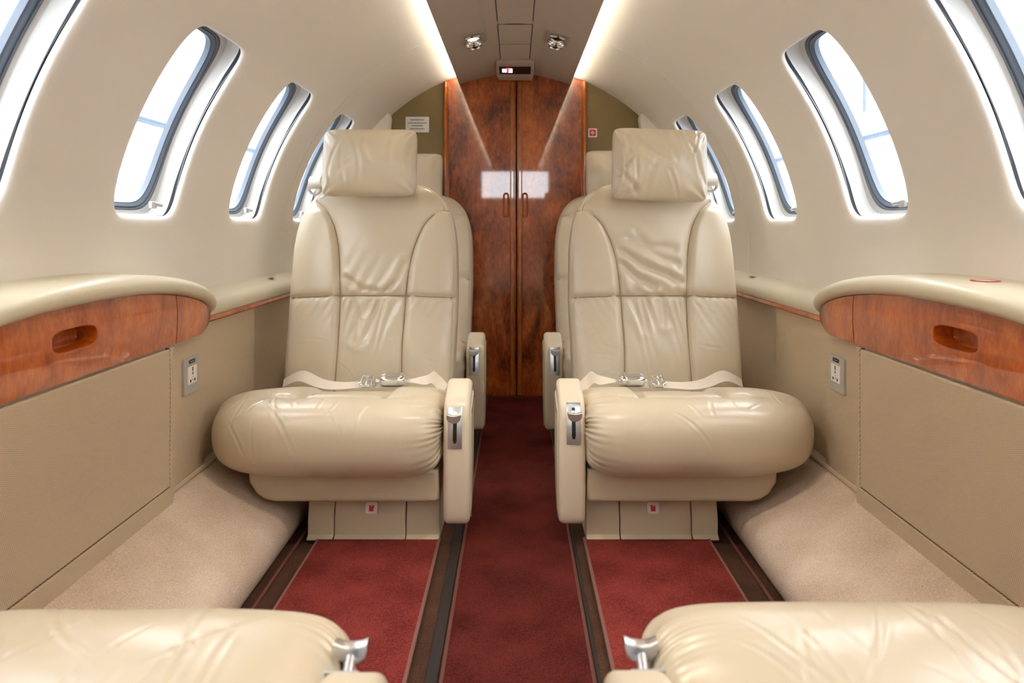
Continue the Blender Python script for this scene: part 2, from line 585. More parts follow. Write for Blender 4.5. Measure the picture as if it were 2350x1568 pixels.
def wall(s, word):
    root = empty('wall_' + word, (0, 0, 0), kind='structure')
    shift = 0.0 if s < 0 else 0.029
    cs = [1.5425 + shift + PITCH * k for k in (-5, -4, -3, -2, -1, 0, 1, 2)]
    bm = bmesh.new()
    ya, yb = Y_FWD, Y_JOINT - 0.0018
    edges = [ya] + [(cs[i] + cs[i + 1]) / 2 for i in range(len(cs) - 2)] + [yb]
    edges = edges[:]
    cells = []
    main = [c for c in cs if c < Y_JOINT]
    eds = [ya] + [(main[i] + main[i + 1]) / 2 for i in range(len(main) - 1)] + [yb]
    for i, c in enumerate(main):
        if c - 0.16 < ya:
            liner_rows(bm, s, eds[i], eds[i + 1], A1, A2, NL)
        else:
            liner_cell(bm, s, eds[i], eds[i + 1], c)
            cells.append(c)
        liner_rows(bm, s, eds[i], eds[i + 1], A0, A1, 4)
        liner_rows(bm, s, eds[i], eds[i + 1], A2, A3, 24)
    # rolled edge at the joint
    as_ = np.linspace(A0, A3, 60)
    add_grid(bm, np.array([[cyl(s, yb, R * a) for a in as_], [cyl(s, yb + 0.001, R * a, 0.002) for a in as_], [cyl(s, yb + 0.001, R * a, 0.012) for a in as_]]))
    bmesh.ops.remove_doubles(bm, verts=bm.verts[:], dist=1e-5)
    finish(bm, 'sidewall_liner', 'liner', root, recalc=False)
    bm = bmesh.new()
    y0, y1 = Y_JOINT + 0.0018, Y_AFT + 0.02
    liner_cell(bm, s, y0, y1, cs[-1])
    liner_rows(bm, s, y0, y1, A0, A1, 4)
    liner_rows(bm, s, y0, y1, A2, A3, 24)
    add_grid(bm, np.array([[cyl(s, y0, R * a) for a in as_], [cyl(s, y0 - 0.001, R * a, 0.002) for a in as_], [cyl(s, y0 - 0.001, R * a, 0.012) for a in as_]]))
    bmesh.ops.remove_doubles(bm, verts=bm.verts[:], dist=1e-5)
    finish(bm, 'aft_liner', 'liner_aft', root, recalc=False)
    cells.append(cs[-1])
    bm = bmesh.new()  # added dark strip stops daylight leaking through the liner joint
    add_grid(bm, np.array([[cyl(s, y, R * a, d) for a in as_] for y, d in ((Y_JOINT - 0.02, 0.013), (Y_JOINT + 0.02, 0.013))]))
    finish(bm, 'joint_backing', 'dark_backing', root)
    # lower wall: three fabric faces, each a little further out than the last
    zs = np.linspace(0.14, 0.555, 12)
    xy = [(Y_FWD, 0.740), (1.488, 0.740), (1.4925, 0.742), (1.497, 0.748), (1.52, 0.7495), (1.690, 0.754), (1.697, 0.757), (1.704, 0.765), (1.72, 0.768), (2.05, 0.770), (2.075, 0.776), (2.095, 0.79), (2.115, 0.80), (2.16, 0.802), (Y_AFT, 0.802)]
    bm = bmesh.new()
    add_grid(bm, np.array([[(s * x, y, z) for z in zs] for y, x in xy]))
    finish(bm, 'lower_wall', 'fabric', root)
    bm = bmesh.new()  # unseen box added to stop daylight leaking in behind the ledge
    add_box(bm, *sorted((s * 0.845, s * 0.87)), Y_FWD - 0.03, Y_AFT + 0.05, -0.05, 0.62)
    finish(bm, 'light_block', 'dark_backing', root)
    return root, cells

walls = {}
num = 1
for s, word in ((-1, 'left'), (1, 'right')):
    root, cells = wall(s, word)
    walls[s] = root
    for c in cells:
        build_window(s, c, num, word)
        num += 1

# floor slab
bm = bmesh.new()
add_box(bm, -0.86, 0.86, Y_FWD, 3.3, -0.05, 0.0)
tag(finish(bm, 'floor', 'brown'), kind='structure')

# carpeted foot ledges along both walls
for s, word in ((-1, 'left'), (1, 'right')):
    prof = catmull([(0.795, 0.205), (0.742, 0.185), (0.700, 0.160), (0.645, 0.128), (0.590, 0.097), (0.560, 0.076), (0.545, 0.053), (0.5415, 0.030), (0.546, 0.012), (0.556, -0.004)], 40, closed=False)
    ys = np.linspace(Y_FWD, Y_AFT, 90)
    P = np.zeros((90, 40, 3))
    rng = np.random.RandomState(3 if s < 0 else 8)
    for i, y in enumerate(ys):
        wob = 0.004 * math.sin(y * 5.1 + s) + 0.003 * math.sin(y * 11.3)
        for j in range(40):
            x, z = prof[j]
            k = math.sin(PI * j / 39)
            P[i, j] = (s * (x + wob * k), y, z + wob * 0.8 * k)
    bm = bmesh.new()
    add_grid(bm, P)
    tag(finish(bm, 'baseboard_' + word, 'beige_carpet', recalc=False, sharp=0), kind='structure')

# floor coverings
def edged_carpet(name, x0, x1, y0, y1, z1, mat, bind, label, cat, group=None, skew=0.0):
    root = empty(name, ((x0 + x1) / 2, (y0 + y1) / 2, 0), label, cat, group)
    cx, cy = (x0 + x1) / 2, (y0 + y1) / 2
    bm = bmesh.new()
    add_box(bm, x0 - cx, x1 - cx, y0 - cy, y1 - cy, 0.0005, z1, 0.003)
    finish(bm, 'pile', mat, root)
    bm = bmesh.new()
    ring = []
    for (xa, ya, xb, yb) in ((x0, y0, x1, y0), (x1, y0, x1, y1), (x1, y1, x0, y1), (x0, y1, x0, y0)):
        for k in range(24):
            t = k / 24
            ring.append((xa + (xb - xa) * t - cx, ya + (yb - ya) * t - cy, z1 * 0.7))
    add_tube(bm, ring, 0.0042, 8, closed=True)
    finish(bm, 'binding', bind, root)
    return root

edged_carpet('carpet_runner', -0.124, 0.133, Y_FWD + 0.05, 3.1, 0.007, 'red_dark', 'binding_dark', 'long dark red carpet runner down the centre aisle to the doors', 'carpet')
edged_carpet('floor_mat', -0.478, -0.185, 0.1, 1.70, 0.010, 'red', 'binding', 'red footwell mat between the two left seats', 'mat', 'footwell mats')
edged_carpet('floor_mat', 0.169, 0.470, 0.1, 1.70, 0.010, 'red', 'binding', 'red footwell mat between the two right seats', 'mat', 'footwell mats')
for i, (x0, x1, lab) in enumerate(((-0.152, -0.131, 'wide dark floor track left of the aisle runner'), (0.1385, 0.145, 'narrow dark floor track right of the aisle runner'))):
    bm = bmesh.new()
    add_box(bm, x0, x1, Y_FWD + 0.05, 3.1, 0.0, 0.003, 0.001)
    tag(finish(bm, 'seat_track', 'track'), lab, 'seat track', 'seat tracks beside the aisle')
for s, word in ((-1, 'left'), (1, 'right')):
    bm = bmesh.new()
    add_tube(bm, [(s * 0.525, y, 0.003) for y in np.linspace(Y_FWD + 0.05, 3.1, 30)], 0.004, 8)
    tag(finish(bm, 'carpet_edging', 'binding_dark'), 'reddish brown carpet edging along the foot of the %s beige ledge' % word, 'edging', 'carpet edgings')

# ceiling: shallow vault with a raised rib down each side of the middle
def ceil_z(x):
    x = abs(x)
    return H + 0.676 - 0.046 * (x / 0.248) ** 2
cx_ = [-0.252, -0.25, -0.248, -0.235, -0.2, -0.16, -0.125, -0.105, -0.095, -0.088, -0.082, -0.074, -0.068, -0.05, -0.025, 0]
cx_ = cx_ + [-x for x in cx_[-2::-1]]
def ceil_prof(x):
    z = ceil_z(x)
    ax = abs(x)
    if 0.06 < ax < 0.11:
        z += 0.010 * math.sin(PI * (ax - 0.06) / 0.05)
    if ax > 0.2495: z += 0.004 if ax < 0.251 else 0.012
    return z
bm = bmesh.new()
ys = np.linspace(Y_FWD, Y_AFT + 0.01, 30)
add_grid(bm, np.array([[(x, y, ceil_prof(x)) for x in cx_] for y in ys]))
add_grid(bm, np.array([[(x, y, max(ceil_prof(x), H + 0.642) + 0.004) for x in (-0.252, -0.22, -0.12, 0, 0.12, 0.22, 0.252)] for y in ys]))
tag(finish(bm, 'ceiling', 'ceiling', recalc=False), kind='structure')

# cove light strips above the ceiling edges
for s, word in ((-1, 'left'), (1, 'right')):
    bm = bmesh.new()
    add_box(bm, s * 0.236 - 0.006, s * 0.236 + 0.006, Y_FWD + 0.1, 3.09, H + 0.6465, H + 0.6525, 0.002)
    tag(finish(bm, 'light_strip', 'led'), 'warm glowing light strip along the %s edge of the ceiling' % word, 'light strip', 'ceiling cove lights')

# overhead service panels
for y0, y1, lab in ((1.72, 2.295, 'flush overhead panel nearest the camera, cut by the top of the photo'),
                    (2.335, 2.572, 'flush overhead panel between the two reading lights'),
                    (2.582, 2.82, 'flush overhead panel just ahead of the lit sign box')):
    root = empty('overhead_panel', (0, (y0 + y1) / 2, H + 0.67), lab, 'panel', 'flush overhead panels')
    hy = (y1 - y0) / 2
    bm = bmesh.new()
    pr = round_rect(0.114, 2 * hy, 0.006)
    add_prism(bm, pr, 0.0, 0.010, lambda p, q, a: (p, q, a), 0.002, 2)
    finish(bm, 'cover', 'ceiling', root)
    bm = bmesh.new()  # dark slab behind the cover draws the line round it
    add_prism(bm, round_rect(0.119, 2 * hy + 0.005, 0.008), 0.004, 0.011, lambda p, q, a: (p, q, a))
    finish(bm, 'dark_gap', 'track', root)

# lit sign box at the aft end of the ceiling
root = empty('sign_box', (0, 2.95, H + 0.655), 'small overhead box with a black display and lit icons above the doors', 'sign')
bm = bmesh.new()
prof = [(-0.105, 0.022), (-0.10, 0.014), (0.045, -0.016), (0.055, -0.016), (0.155, -0.008), (0.155, 0.03), (-0.105, 0.03)]
add_prism(bm, prof, -0.080, 0.080, lambda p, q, a: (a, p, q), 0.012, 4)
finish(bm, 'housing', 'ceiling', root)
def slope_pt(x, t, off):
    # point on the sloping face; t runs 0 (front) .. 1 (aft), off outward (down)
    y = -0.098 + 0.14 * t
    z = 0.0136 - 0.03 * ((y + 0.10) / 0.145)
    return (x, y - off * 0.2, z - off)
bm = bmesh.new()
add_grid(bm, np.array([[slope_pt(x, t, 0.0012) for x in (-0.066, 0.066)] for t in (0.28, 0.80)]))
add_grid(bm, np.array([[slope_pt(x, t, -0.002) for x in (-0.066, 0.066)] for t in (0.28, 0.80)]))
scr = finish(bm, 'display', 'black', root)
for x0, x1, t0, t1, m in ((-0.054, -0.034, 0.42, 0.66, 'sign_white'), (-0.036, -0.026, 0.34, 0.66, 'sign_red'), (-0.029, -0.011, 0.40, 0.68, 'sign_white')):
    bm = bmesh.new()
    add_grid(bm, np.array([[slope_pt(x, t, 0.002 if m == 'sign_white' else 0.0024) for x in (x0, x1)] for t in (t0, t1)]))
    finish(bm, 'icon', m, scr)

# reading light and air outlet units, one each side of the middle
def reading_light(x, y, lit, label, power):
    z = ceil_z(x)
    tilt = math.atan(2 * 0.046 * abs(x) / 0.248 ** 2) * (1 if x > 0 else -1)
    root = empty('reading_light', (x, y, z), label, 'reading light', 'overhead reading lights')
    root.rotation_euler = (0, tilt, 0)
    bm = bmesh.new()
    rr = round_rect(0.092, 0.150, 0.012)
    rows = [[(p, q, -0.001) for p, q in rr], [(p, q, -0.0035) for p, q in offset2d(rr, 0.004)], [(p, q, 0.001) for p, q in offset2d(rr, 0.009)], [(p, q, 0.002) for p, q in offset2d(rr, 0.03)]]
    add_grid(bm, np.array(rows), cv=True)
    bm.faces.new(bm.verts[:][-len(rr):])
    finish(bm, 'bezel', 'ceiling', root)
    bm = bmesh.new()
    add_lathe(bm, (0, -0.034, -0.004), (0, 0, -1), [(0.030, -0.004), (0.030, 0.004), (0.026, 0.008), (0.021, 0.009), (0.019, 0.004)], 28)
    finish(bm, 'lamp_ring', 'chrome', root)
    bm = bmesh.new()
    add_lathe(bm, (0, -0.034, -0.004), (0, 0, -1), [(0.0195, 0.002), (0.0195, 0.006), (0.012, 0.010), (0.001, 0.0115)], 28)
    finish(bm, 'lamp_lens', 'lamp_on' if lit else 'black', root)
    bm = bmesh.new()
    add_lathe(bm, (0, 0.036, -0.004), (0, 0, -1), [(0.033, -0.004), (0.033, 0.005), (0.029, 0.013), (0.024, 0.019), (0.019, 0.021), (0.015, 0.014)], 28)
    finish(bm, 'air_nozzle', 'chrome', root)
    bm = bmesh.new()
    add_lathe(bm, (0, 0.036, -0.004), (0, 0, -1), [(0.016, 0.010), (0.016, 0.016), (0.008, 0.020), (0.001, 0.021)], 20)
    finish(bm, 'nozzle_core', 'black', root)
    if lit:
        ld = bpy.data.lights.new('reading_lamp_light', 'SPOT')
        ld.energy = power
        ld.color = (1.0, 0.86, 0.68)
        ld.spot_size = math.radians(95)
        ld.spot_blend = 0.5
        ld.shadow_soft_size = 0.018
        lo = bpy.data.objects.new('reading_lamp_light', ld)
        COL.objects.link(lo)
        lo.parent = root
        lo.location = (0, -0.034, -0.022)
    return root

reading_light(-0.148, 2.46, True, 'lit overhead reading light left of the overhead panels', 2.5)
reading_light(0.148, 2.46, False, 'unlit overhead reading light right of the overhead panels', 0)
reading_light(-0.148, 1.12, True, 'lit overhead reading light above the left footwell, over the camera view', 8)
reading_light(0.148, 1.12, True, 'lit overhead reading light above the right footwell, over the camera view', 8)

# aft bulkhead: olive cloth with the pair of wooden doors let into it
bm = bmesh.new()
def arc_pts(x0, s):
    a0 = math.acos(x0 / (R + 0.004))
    return [(s * (R + 0.004) * math.cos(a), CZ + (R + 0.004) * math.sin(a)) for a in np.linspace(a0, math.radians(-6), 24)]
for s in (-1, 1):
    pts = arc_pts(0.312, s) + [(s * 0.83, 0.0), (s * 0.312, 0.0)]
    add_prism(bm, pts, Y_AFT, Y_AFT + 0.03, lambda p, q, a: (p, a, q))
tag(finish(bm, 'wall_aft', 'olive'), kind='structure')
for k, s in ((1, -1), (2, 1)):
    bm = bmesh.new()
    xa, xb = (-0.312, 0.004) if s < 0 else (0.008, 0.312)
    n = 16
    xs = np.linspace(xa, xb, n)
    outline = [(x, 0.007) for x in (xa, xb)] + [(x, H + 0.70 - 0.05 * (x / 0.3) ** 2) for x in xs[::-1]]
    add_prism(bm, outline, Y_AFT - 0.004, Y_AFT + 0.026, lambda p, q, a: (p, a, q), 0.003, 2)
    d = finish(bm, 'door_%d' % k, 'wood_dark')
    tag(d, kind='structure')
    xe = -0.012 if s < 0 else 0.022
    bm = bmesh.new()
    add_prism(bm, round_rect(0.020, 1.40, 0.006), Y_AFT - 0.011, Y_AFT - 0.002, lambda p, q, a: (xe + p, a, 0.712 + q), 0.004, 3)
    finish(bm, 'edge_strip', 'wood_trim', d)
    xh = -0.040 if s < 0 else 0.044
    bm = bmesh.new()
    rr = round_rect(0.024, 0.108, 0.0118, 8)
    rows = [[(xh + p, Y_AFT - 0.004, 0.862 + q) for p, q in offset2d(rr, -0.002)], [(xh + p, Y_AFT - 0.009, 0.862 + q) for p, q in offset2d(rr, 0.001)],
            [(xh + p, Y_AFT - 0.008, 0.862 + q) for p, q in offset2d(rr, 0.003)], [(xh + p, Y_AFT - 0.0045, 0.862 + q) for p, q in offset2d(rr, 0.007)]]
    add_grid(bm, np.array(rows), cv=True)
    bm.faces.new(bm.verts[:][-len(rr):])
    finish(bm, 'finger_pull', 'wood_trim', d)
    bm = bmesh.new()
    xj = s * 0.309
    pr = [(0.0, 0.0), (0.016, 0.0), (0.018, -0.012), (0.012, -0.026), (0.004, -0.026), (-0.004, -0.012)]
    pr = catmull(pr, 20)
    add_prism(bm, pr, 0.0, H + 0.642, lambda p, q, a: (xj + s * (p - 0.008), Y_AFT + q, a), 0.004, 3)
    tag(finish(bm, 'trim_%d' % k, 'wood_trim'), kind='structure')
bm = bmesh.new()
add_box(bm, -0.30, 0.30, Y_AFT - 0.03, Y_AFT + 0.02, 0.0, 0.006, 0.002)
tag(finish(bm, 'trim_3', 'track'), kind='structure')
# pale close-out panels where the side walls meet the bulkhead
for k, s in ((4, -1), (5, 1)):
    bm = bmesh.new()
    top = CZ + math.sqrt(R * R - 0.545 ** 2) - 0.006
    pts = [(0.565, 0.30), (0.572, 0.9), (0.562, 1.10), (0.548, top - 0.02), (0.552, top - 0.004), (0.568, top), (0.60, top - 0.02), (0.66, top - 0.085), (0.73, top - 0.19), (0.80, top - 0.38), (0.82, 0.6), (0.82, 0.30)]
    pts = [(s * p, q) for p, q in pts]
    add_prism(bm, pts, Y_AFT - 0.075, Y_AFT - 0.001, lambda p, q, a: (p, a, q), 0.008, 3)
    tag(finish(bm, 'trim_%d' % k, 'liner_aft'), kind='structure')
# backing above and behind the doors
bm = bmesh.new()
add_box(bm, -0.87, 0.87, Y_AFT + 0.032, Y_AFT + 0.05, -0.05, 1.56)
tag(finish(bm, 'wall_rear', 'dark_backing'), kind='structure')

# forward bulkhead behind the camera, with the opening through to the bright windscreen
bm = bmesh.new()
for x0, x1, z0, z1 in ((-0.9, -0.38, 0, 1.6), (0.38, 0.9, 0, 1.6), (-0.38, 0.38, 0, H + 0.32), (-0.38, 0.38, H + 0.62, 1.6)):
    add_box(bm, x0, x1, Y_FWD - 0.03, Y_FWD, z0, z1)
tag(finish(bm, 'wall_fore', 'liner'), kind='structure')

# ---------------------------------------------------------------- placards on the aft bulkhead
root = empty('placard', (-0.437, Y_AFT - 0.001, H + 0.452), 'white printed placard on the olive bulkhead left of the doors', 'placard')
bm = bmesh.new()
add_prism(bm, round_rect(0.105, 0.070, 0.004), -0.002, 0.0, lambda p, q, a: (p, a, q))
finish(bm, 'card', 'paper', root)
rng = random.Random(5)
for i, (z, w) in enumerate(((0.021, 0.062), (0.007, 0.084), (-0.005, 0.050), (-0.019, 0.064))):
    bm = bmesh.new()
    x = -w / 2
    while x < w / 2:
        l = rng.uniform(0.004, 0.011)
        add_box(bm, x, min(x + l, w / 2), -0.0032, -0.0018, z - 0.0022, z + 0.0022)
        x += l + 0.002
    finish(bm, 'print_line', 'ink', root)
root = empty('first_aid_sign', (0.347, Y_AFT - 0.001, H + 0.415), 'small white square sign with red panel and white cross right of the doors', 'sign')
bm = bmesh.new()
add_prism(bm, round_rect(0.040, 0.040, 0.003), -0.002, 0.0, lambda p, q, a: (p, a, q))
finish(bm, 'card', 'paper', root)
bm = bmesh.new()
add_prism(bm, round_rect(0.029, 0.029, 0.003), -0.003, -0.001, lambda p, q, a: (p, a, q))
finish(bm, 'red_panel', 'red_ink', root)
bm = bmesh.new()
add_box(bm, -0.008, 0.008, -0.004, -0.002, -0.003, 0.003)
add_box(bm, -0.003, 0.003, -0.004, -0.002, -0.008, 0.008)
finish(bm, 'cross', 'paper', root)

# ---------------------------------------------------------------- side furniture
def Zt(y, yc=1.215, hl=0.492):
    t = min(abs((y - yc) / hl), 1.0)
    return H - 0.236 + 0.108 * math.sqrt(max(0.0, 1 - t ** 2.2))

def ring_fill(bm, outer, inner, steps=4):
    rows = [[tuple(np.array(o) * (1 - k / steps) + np.array(i) * (k / steps)) for o, i in zip(outer, inner)] for k in range(steps + 1)]
    add_grid(bm, np.array(rows), cv=True)

def side_console(s, word):
    root = empty('side_console', (s * 0.74, 1.22, H - 0.26), 'padded side console with glossy wooden drawer band on the %s wall' % word, 'console', 'curved side consoles')
    RX, RY, RZ = s * 0.74, 1.22, H - 0.26
    loc = lambda x, y, z: (s * x - RX, y - RY, z - RZ)
    ZB = H - 0.2585
    Y0, Y1 = 0.728, 1.702
    # padded cap
    ys = 1.215 + 0.500 * np.sin(np.linspace(-PI / 2, PI / 2, 90))
    rows = []
    for y in ys:
        zt = Zt(y, 1.215, 0.5)
        end = max(0.0, 1 - abs((y - 1.215) / 0.5) ** 14) ** 0.4
        cs = [(0.835, zt - 0.012), (0.835, zt + 0.036), (0.80, zt + 0.036), (0.765, zt + 0.0355), (0.742, zt + 0.034), (0.726, zt + 0.0305), (0.715, zt + 0.024), (0.7095, zt + 0.014), (0.711, zt + 0.005), (0.717, zt - 0.001), (0.727, zt - 0.003), (0.76, zt - 0.006)]
        cs = catmull(cs, 48)
        rows.append([loc(0.80 + (x - 0.80) * (0.35 + 0.65 * end), y, zt + 0.012 + (z - zt - 0.012) * (0.1 + 0.9 * end)) for x, z in cs])
    bm = bmesh.new()
    add_grid(bm, np.array(rows), cv=True, caps=True)
    finish(bm, 'padded_top', 'leather_pad', root, sharp=60)
    # wooden band: two end pieces and the drawer front with its finger slot
    def xf(y, z):
        k = (z - ZB) / 0.12
        return 0.7345 - 0.004 * math.sin(PI * min(max(k, 0), 1)) + 0.010 * max(0, (abs(y - 1.215) - 0.40) / 0.08) ** 2
    def slab(name, ya, yb, mat, hole=None, round_end=0):
        bm = bmesh.new()
        ny = 40
        yl = np.linspace(ya, yb, ny)
        def zb(y):
            t = (abs(y - 1.215) - 0.395) / 0.085
            return ZB + (0.032 * t ** 2 if t > 0 else 0)
        if hole is None:
            out = [(y, zb(y)) for y in yl] + [(y, max(Zt(y) - 0.001, zb(y) + 0.004)) for y in yl[::-1]]
            prof = np.array(out)
            rows = []
            for o, dx in ((0.004, -0.0), (0.0015, -0.0), (0.0, 0.003), (0.0, 0.02)):
                q = offset2d(prof, o)
                rows.append([loc(xf(y, z) + dx + (0.0 if o < 0.003 else -0.001), y, z) for y, z in q])
            bm2 = rows
            # front face as a lofted grid
            nz = 10
            front = np.array([[loc(xf(y, zb(y) + 0.003 + (max(Zt(y) - 0.007 - zb(y), 0.001)) * k / nz) - 0.001, y, zb(y) + 0.003 + (max(Zt(y) - 0.007 - zb(y), 0.001)) * k / nz) for k in range(nz + 1)] for y in yl])
            add_grid(bm, front)
            edge = [tuple(v) for v in front[:, 0]] + [tuple(v) for v in front[-1, 1:]] + [tuple(v) for v in front[-2::-1, -1]] + [tuple(v) for v in front[0, -2:0:-1]]
            c = np.mean(np.array(edge), 0)
            back = [(e[0] + s * 0.02, e[1], e[2]) for e in edge]
            add_grid(bm, np.array([edge, back]), cv=True)
        else:
            hy0, hy1, hz0, hz1 = hole
            front_rows = []
            def seg(a, b):
                n = max(2, int((b - a) / 0.02))
                ysg = np.linspace(a, b, n + 1)
                nz = 14
                f = np.array([[loc(xf(y, zb(y) + 0.003 + (Zt(y) - 0.007 - zb(y)) * k / nz) - 0.001, y, zb(y) + 0.003 + (Zt(y) - 0.007 - zb(y)) * k / nz) for k in range(nz + 1)] for y in ysg])
                add_grid(bm, f)
            ca, cb = hy0 - 0.02, hy1 + 0.02
            seg(ya, ca); seg(cb, yb)
            n = 14
            dirs = loop_dirs(n)
            cy, cz = (hy0 + hy1) / 2, (hz0 + hz1) / 2
            def outer(p, q):
                y = (ca + cb) / 2 + (cb - ca) / 2 * p
                z0, z1 = zb(y) + 0.003, Zt(y) - 0.004
                return y, (z0 + z1) / 2 + (z1 - z0) / 2 * q
            def inner(p, q, g):
                e = 3.6
                sc = 1 / (abs(p) ** e + abs(q) ** e) ** (1 / e)
                return cy + ((hy1 - hy0) / 2 + g) * p * sc, cz + ((hz1 - hz0) / 2 + g) * q * sc
            rows = []
            for k in range(6):
                t = k / 5
                row = []
                for p, q in dirs:
                    a, b = outer(p, q), inner(p, q, 0.0035)
                    y, z = a[0] + (b[0] - a[0]) * t, a[1] + (b[1] - a[1]) * t
                    row.append(loc(xf(y, z) - 0.001, y, z))
                rows.append(row)
            for g, dx in ((0.0012, 0.0003), (0.0, 0.004), (0.0, 0.035), (-0.008, 0.039)):
                row = []
                for p, q in dirs:
                    y, z = inner(p, q, g)
                    row.append(loc(xf(y, z) - 0.001 + dx, y, z))
                rows.append(row)
            vs = add_grid(bm, np.array(rows), cv=True)
            bm.faces.new(vs[-1])
            top = [loc(xf(y, Zt(y) - 0.004) - 0.001, y, Zt(y) - 0.004) for y in yl]
            bot = [loc(xf(y, zb(y) + 0.003) - 0.001, y, zb(y) + 0.003) for y in yl]
            for line in (top, bot):
                add_grid(bm, np.array([line, [(p[0] + s * 0.03, p[1], p[2]) for p in line]]))
            for y in (ya, yb):
                l2 = [loc(xf(y, zb(y) + 0.003 + (Zt(y) - zb(y) - 0.007) * k / 14) - 0.001, y, zb(y) + 0.003 + (Zt(y) - zb(y) - 0.007) * k / 14) for k in range(15)]
                add_grid(bm, np.array([l2, [(p[0] + s * 0.02, p[1], p[2]) for p in l2]]))
        bmesh.ops.remove_doubles(bm, verts=bm.verts[:], dist=2e-5)
        return finish(bm, name, mat, root, sharp=35)
    slab('end_panel', 1.5085, Y1 - 0.008, 'wood')
    slab('end_panel', Y0 + 0.008, 0.9225, 'wood')
    slab('drawer_front', 0.9245, 1.5050, 'wood', hole=(1.100, 1.216, H - 0.2045, H - 0.1705))
    bm = bmesh.new()
    add_box(bm, *sorted((loc(0.81, 0, 0)[0], loc(0.776, 0, 0)[0])), 0.76 - RY, 1.66 - RY, H - 0.257 - RZ, H - 0.175 - RZ)
    finish(bm, 'carcass', 'wood', root)
    return root

for s, word in ((-1, 'left'), (1, 'right')):
    side_console(s, word)
    # slim ledge carrying on aft past the console
    root = empty('armrest_ledge', (s * 0.80, 2.40, H - 0.2), 'slim padded ledge with thin wooden edge behind the %s console' % word, 'ledge', 'slim padded side ledges')
    bm = bmesh.new()
    cs = catmull([(0.835, -0.040), (0.835, 0.032), (0.806, 0.030), (0.775, 0.020), (0.758, 0.008), (0.7515, -0.008), (0.753, -0.020), (0.762, -0.026), (0.80, -0.034)], 36)
    add_grid(bm, np.array([[(s * x - s * 0.80, y, z) for x, z in cs] for y in np.linspace(-0.690, 0.695, 20)]), cv=True, caps=True)
    finish(bm, 'padded_top', 'leather_pad', root)
    bm = bmesh.new()
    pr = catmull([(0.756, -0.0235), (0.7525, -0.031), (0.756, -0.0385), (0.79, -0.040), (0.79, -0.0235)], 24)
    add_grid(bm, np.array([[(s * x - s * 0.80, y, z) for x, z in pr] for y in np.linspace(-0.690, 0.695, 20)]), cv=True, caps=True)
    finish(bm, 'wood_edge', 'wood', root)
    # access panel, its kick strip and end post on the near lower wall
    root = empty('access_panel', (s * 0.737, 0.2, 0.36), 'large woven fabric access panel under the %s console' % word, 'panel', 'fabric access panels')
    bm = bmesh.new()
    pr = round_rect(1.68 * 1.5, 0.292, 0.004)
    add_prism(bm, [(p, q + 0.003) for p, q in pr], 0, 0.0075, lambda p, q, a: (-s * a, p + (1.475 - 1.26) - 0.2, q), 0.003, 3)
    finish(bm, 'panel_face', 'fabric', root)
    bm = bmesh.new()  # dark strips added in the gaps, their shade put into the colour
    add_box(bm, -0.003, 0.003, -1.2, 1.279, -0.150, -0.139)
    add_box(bm, -0.003, 0.003, 1.2755, 1.279, -0.139, 0.15)
    finish(bm, 'dark_gap', 'dark_backing', root)
    bm = bmesh.new()
    pr = [(-1.3, -0.225), (1.275, -0.225), (1.288, -0.20), (1.293, -0.17), (1.293, 0.15), (1.279, 0.15), (1.279, -0.146), (-1.3, -0.146)]
    add_prism(bm, pr, -0.002, 0.0075, lambda p, q, a: (-s * a, p, q), 0.003, 3)
    finish(bm, 'surround', 'fabric', root)
    # baseboard moulding under the socket panel
    bm = bmesh.new()
    add_tube(bm, [(s * 0.747, y, 0.192) for y in np.linspace(1.50, 3.1, 16)], 0.006, 8)
    tag(finish(bm, 'trim_%d' % (6 if s < 0 else 7), 'fabric'), kind='structure')

def outlet(s, word, yc, label):
    x = 0.7525
    root = empty('power_outlet', (s * x, yc, 0.425), label, 'power outlet', 'wall power outlets')
    root.rotation_euler = (0, 0, s * -0.027)
    pl = lambda p, q, a: (-s * a, p, q)
    bm = bmesh.new()
    add_prism(bm, round_rect(0.080, 0.083, 0.003), -0.002, 0.006, pl, 0.0015, 2)
    finish(bm, 'face_plate', 'grey_plate', root)
    bm = bmesh.new()
    add_prism(bm, round_rect(0.031, 0.0085, 0.002), 0.004, 0.0068, lambda p, q, a: pl(p, q + 0.032, a))
    fl = finish(bm, 'small_label', 'black', root)
    bm = bmesh.new()
    for k in (-0.009, -0.002, 0.005):
        add_box(bm, *sorted((-s * 0.0066, -s * 0.0071)), k, k + 0.005, 0.0308, 0.0330)
    finish(bm, 'print_line', 'grey_plate', fl)
    bm = bmesh.new()
    add_prism(bm, round_rect(0.046, 0.041, 0.0015), 0.004, 0.0078, lambda p, q, a: pl(p, q + 0.001, a), 0.0008, 2)
    so = finish(bm, 'socket', 'white_sat', root)
    for w, h, py, pz in ((0.0045, 0.010, 0.0, 0.014), (0.0045, 0.006, 0.0, 0.004), (0.002, 0.002, 0.0, -0.004), (0.006, 0.0065, -0.011, -0.012), (0.006, 0.0065, 0.011, -0.012), (0.0025, 0.003, 0, -0.010)):
        bm = bmesh.new()
        add_prism(bm, round_rect(w, h, min(w, h) * 0.35), 0.006, 0.0082, lambda p, q, a: pl(p + py, q + pz, a))
        finish(bm, 'hole', 'black', so)

outlet(-1, 'left', 1.611, 'grey plated power outlet on the left wall below the console end')
outlet(1, 'right', 1.622, 'grey plated power outlet on the right wall below the console end')

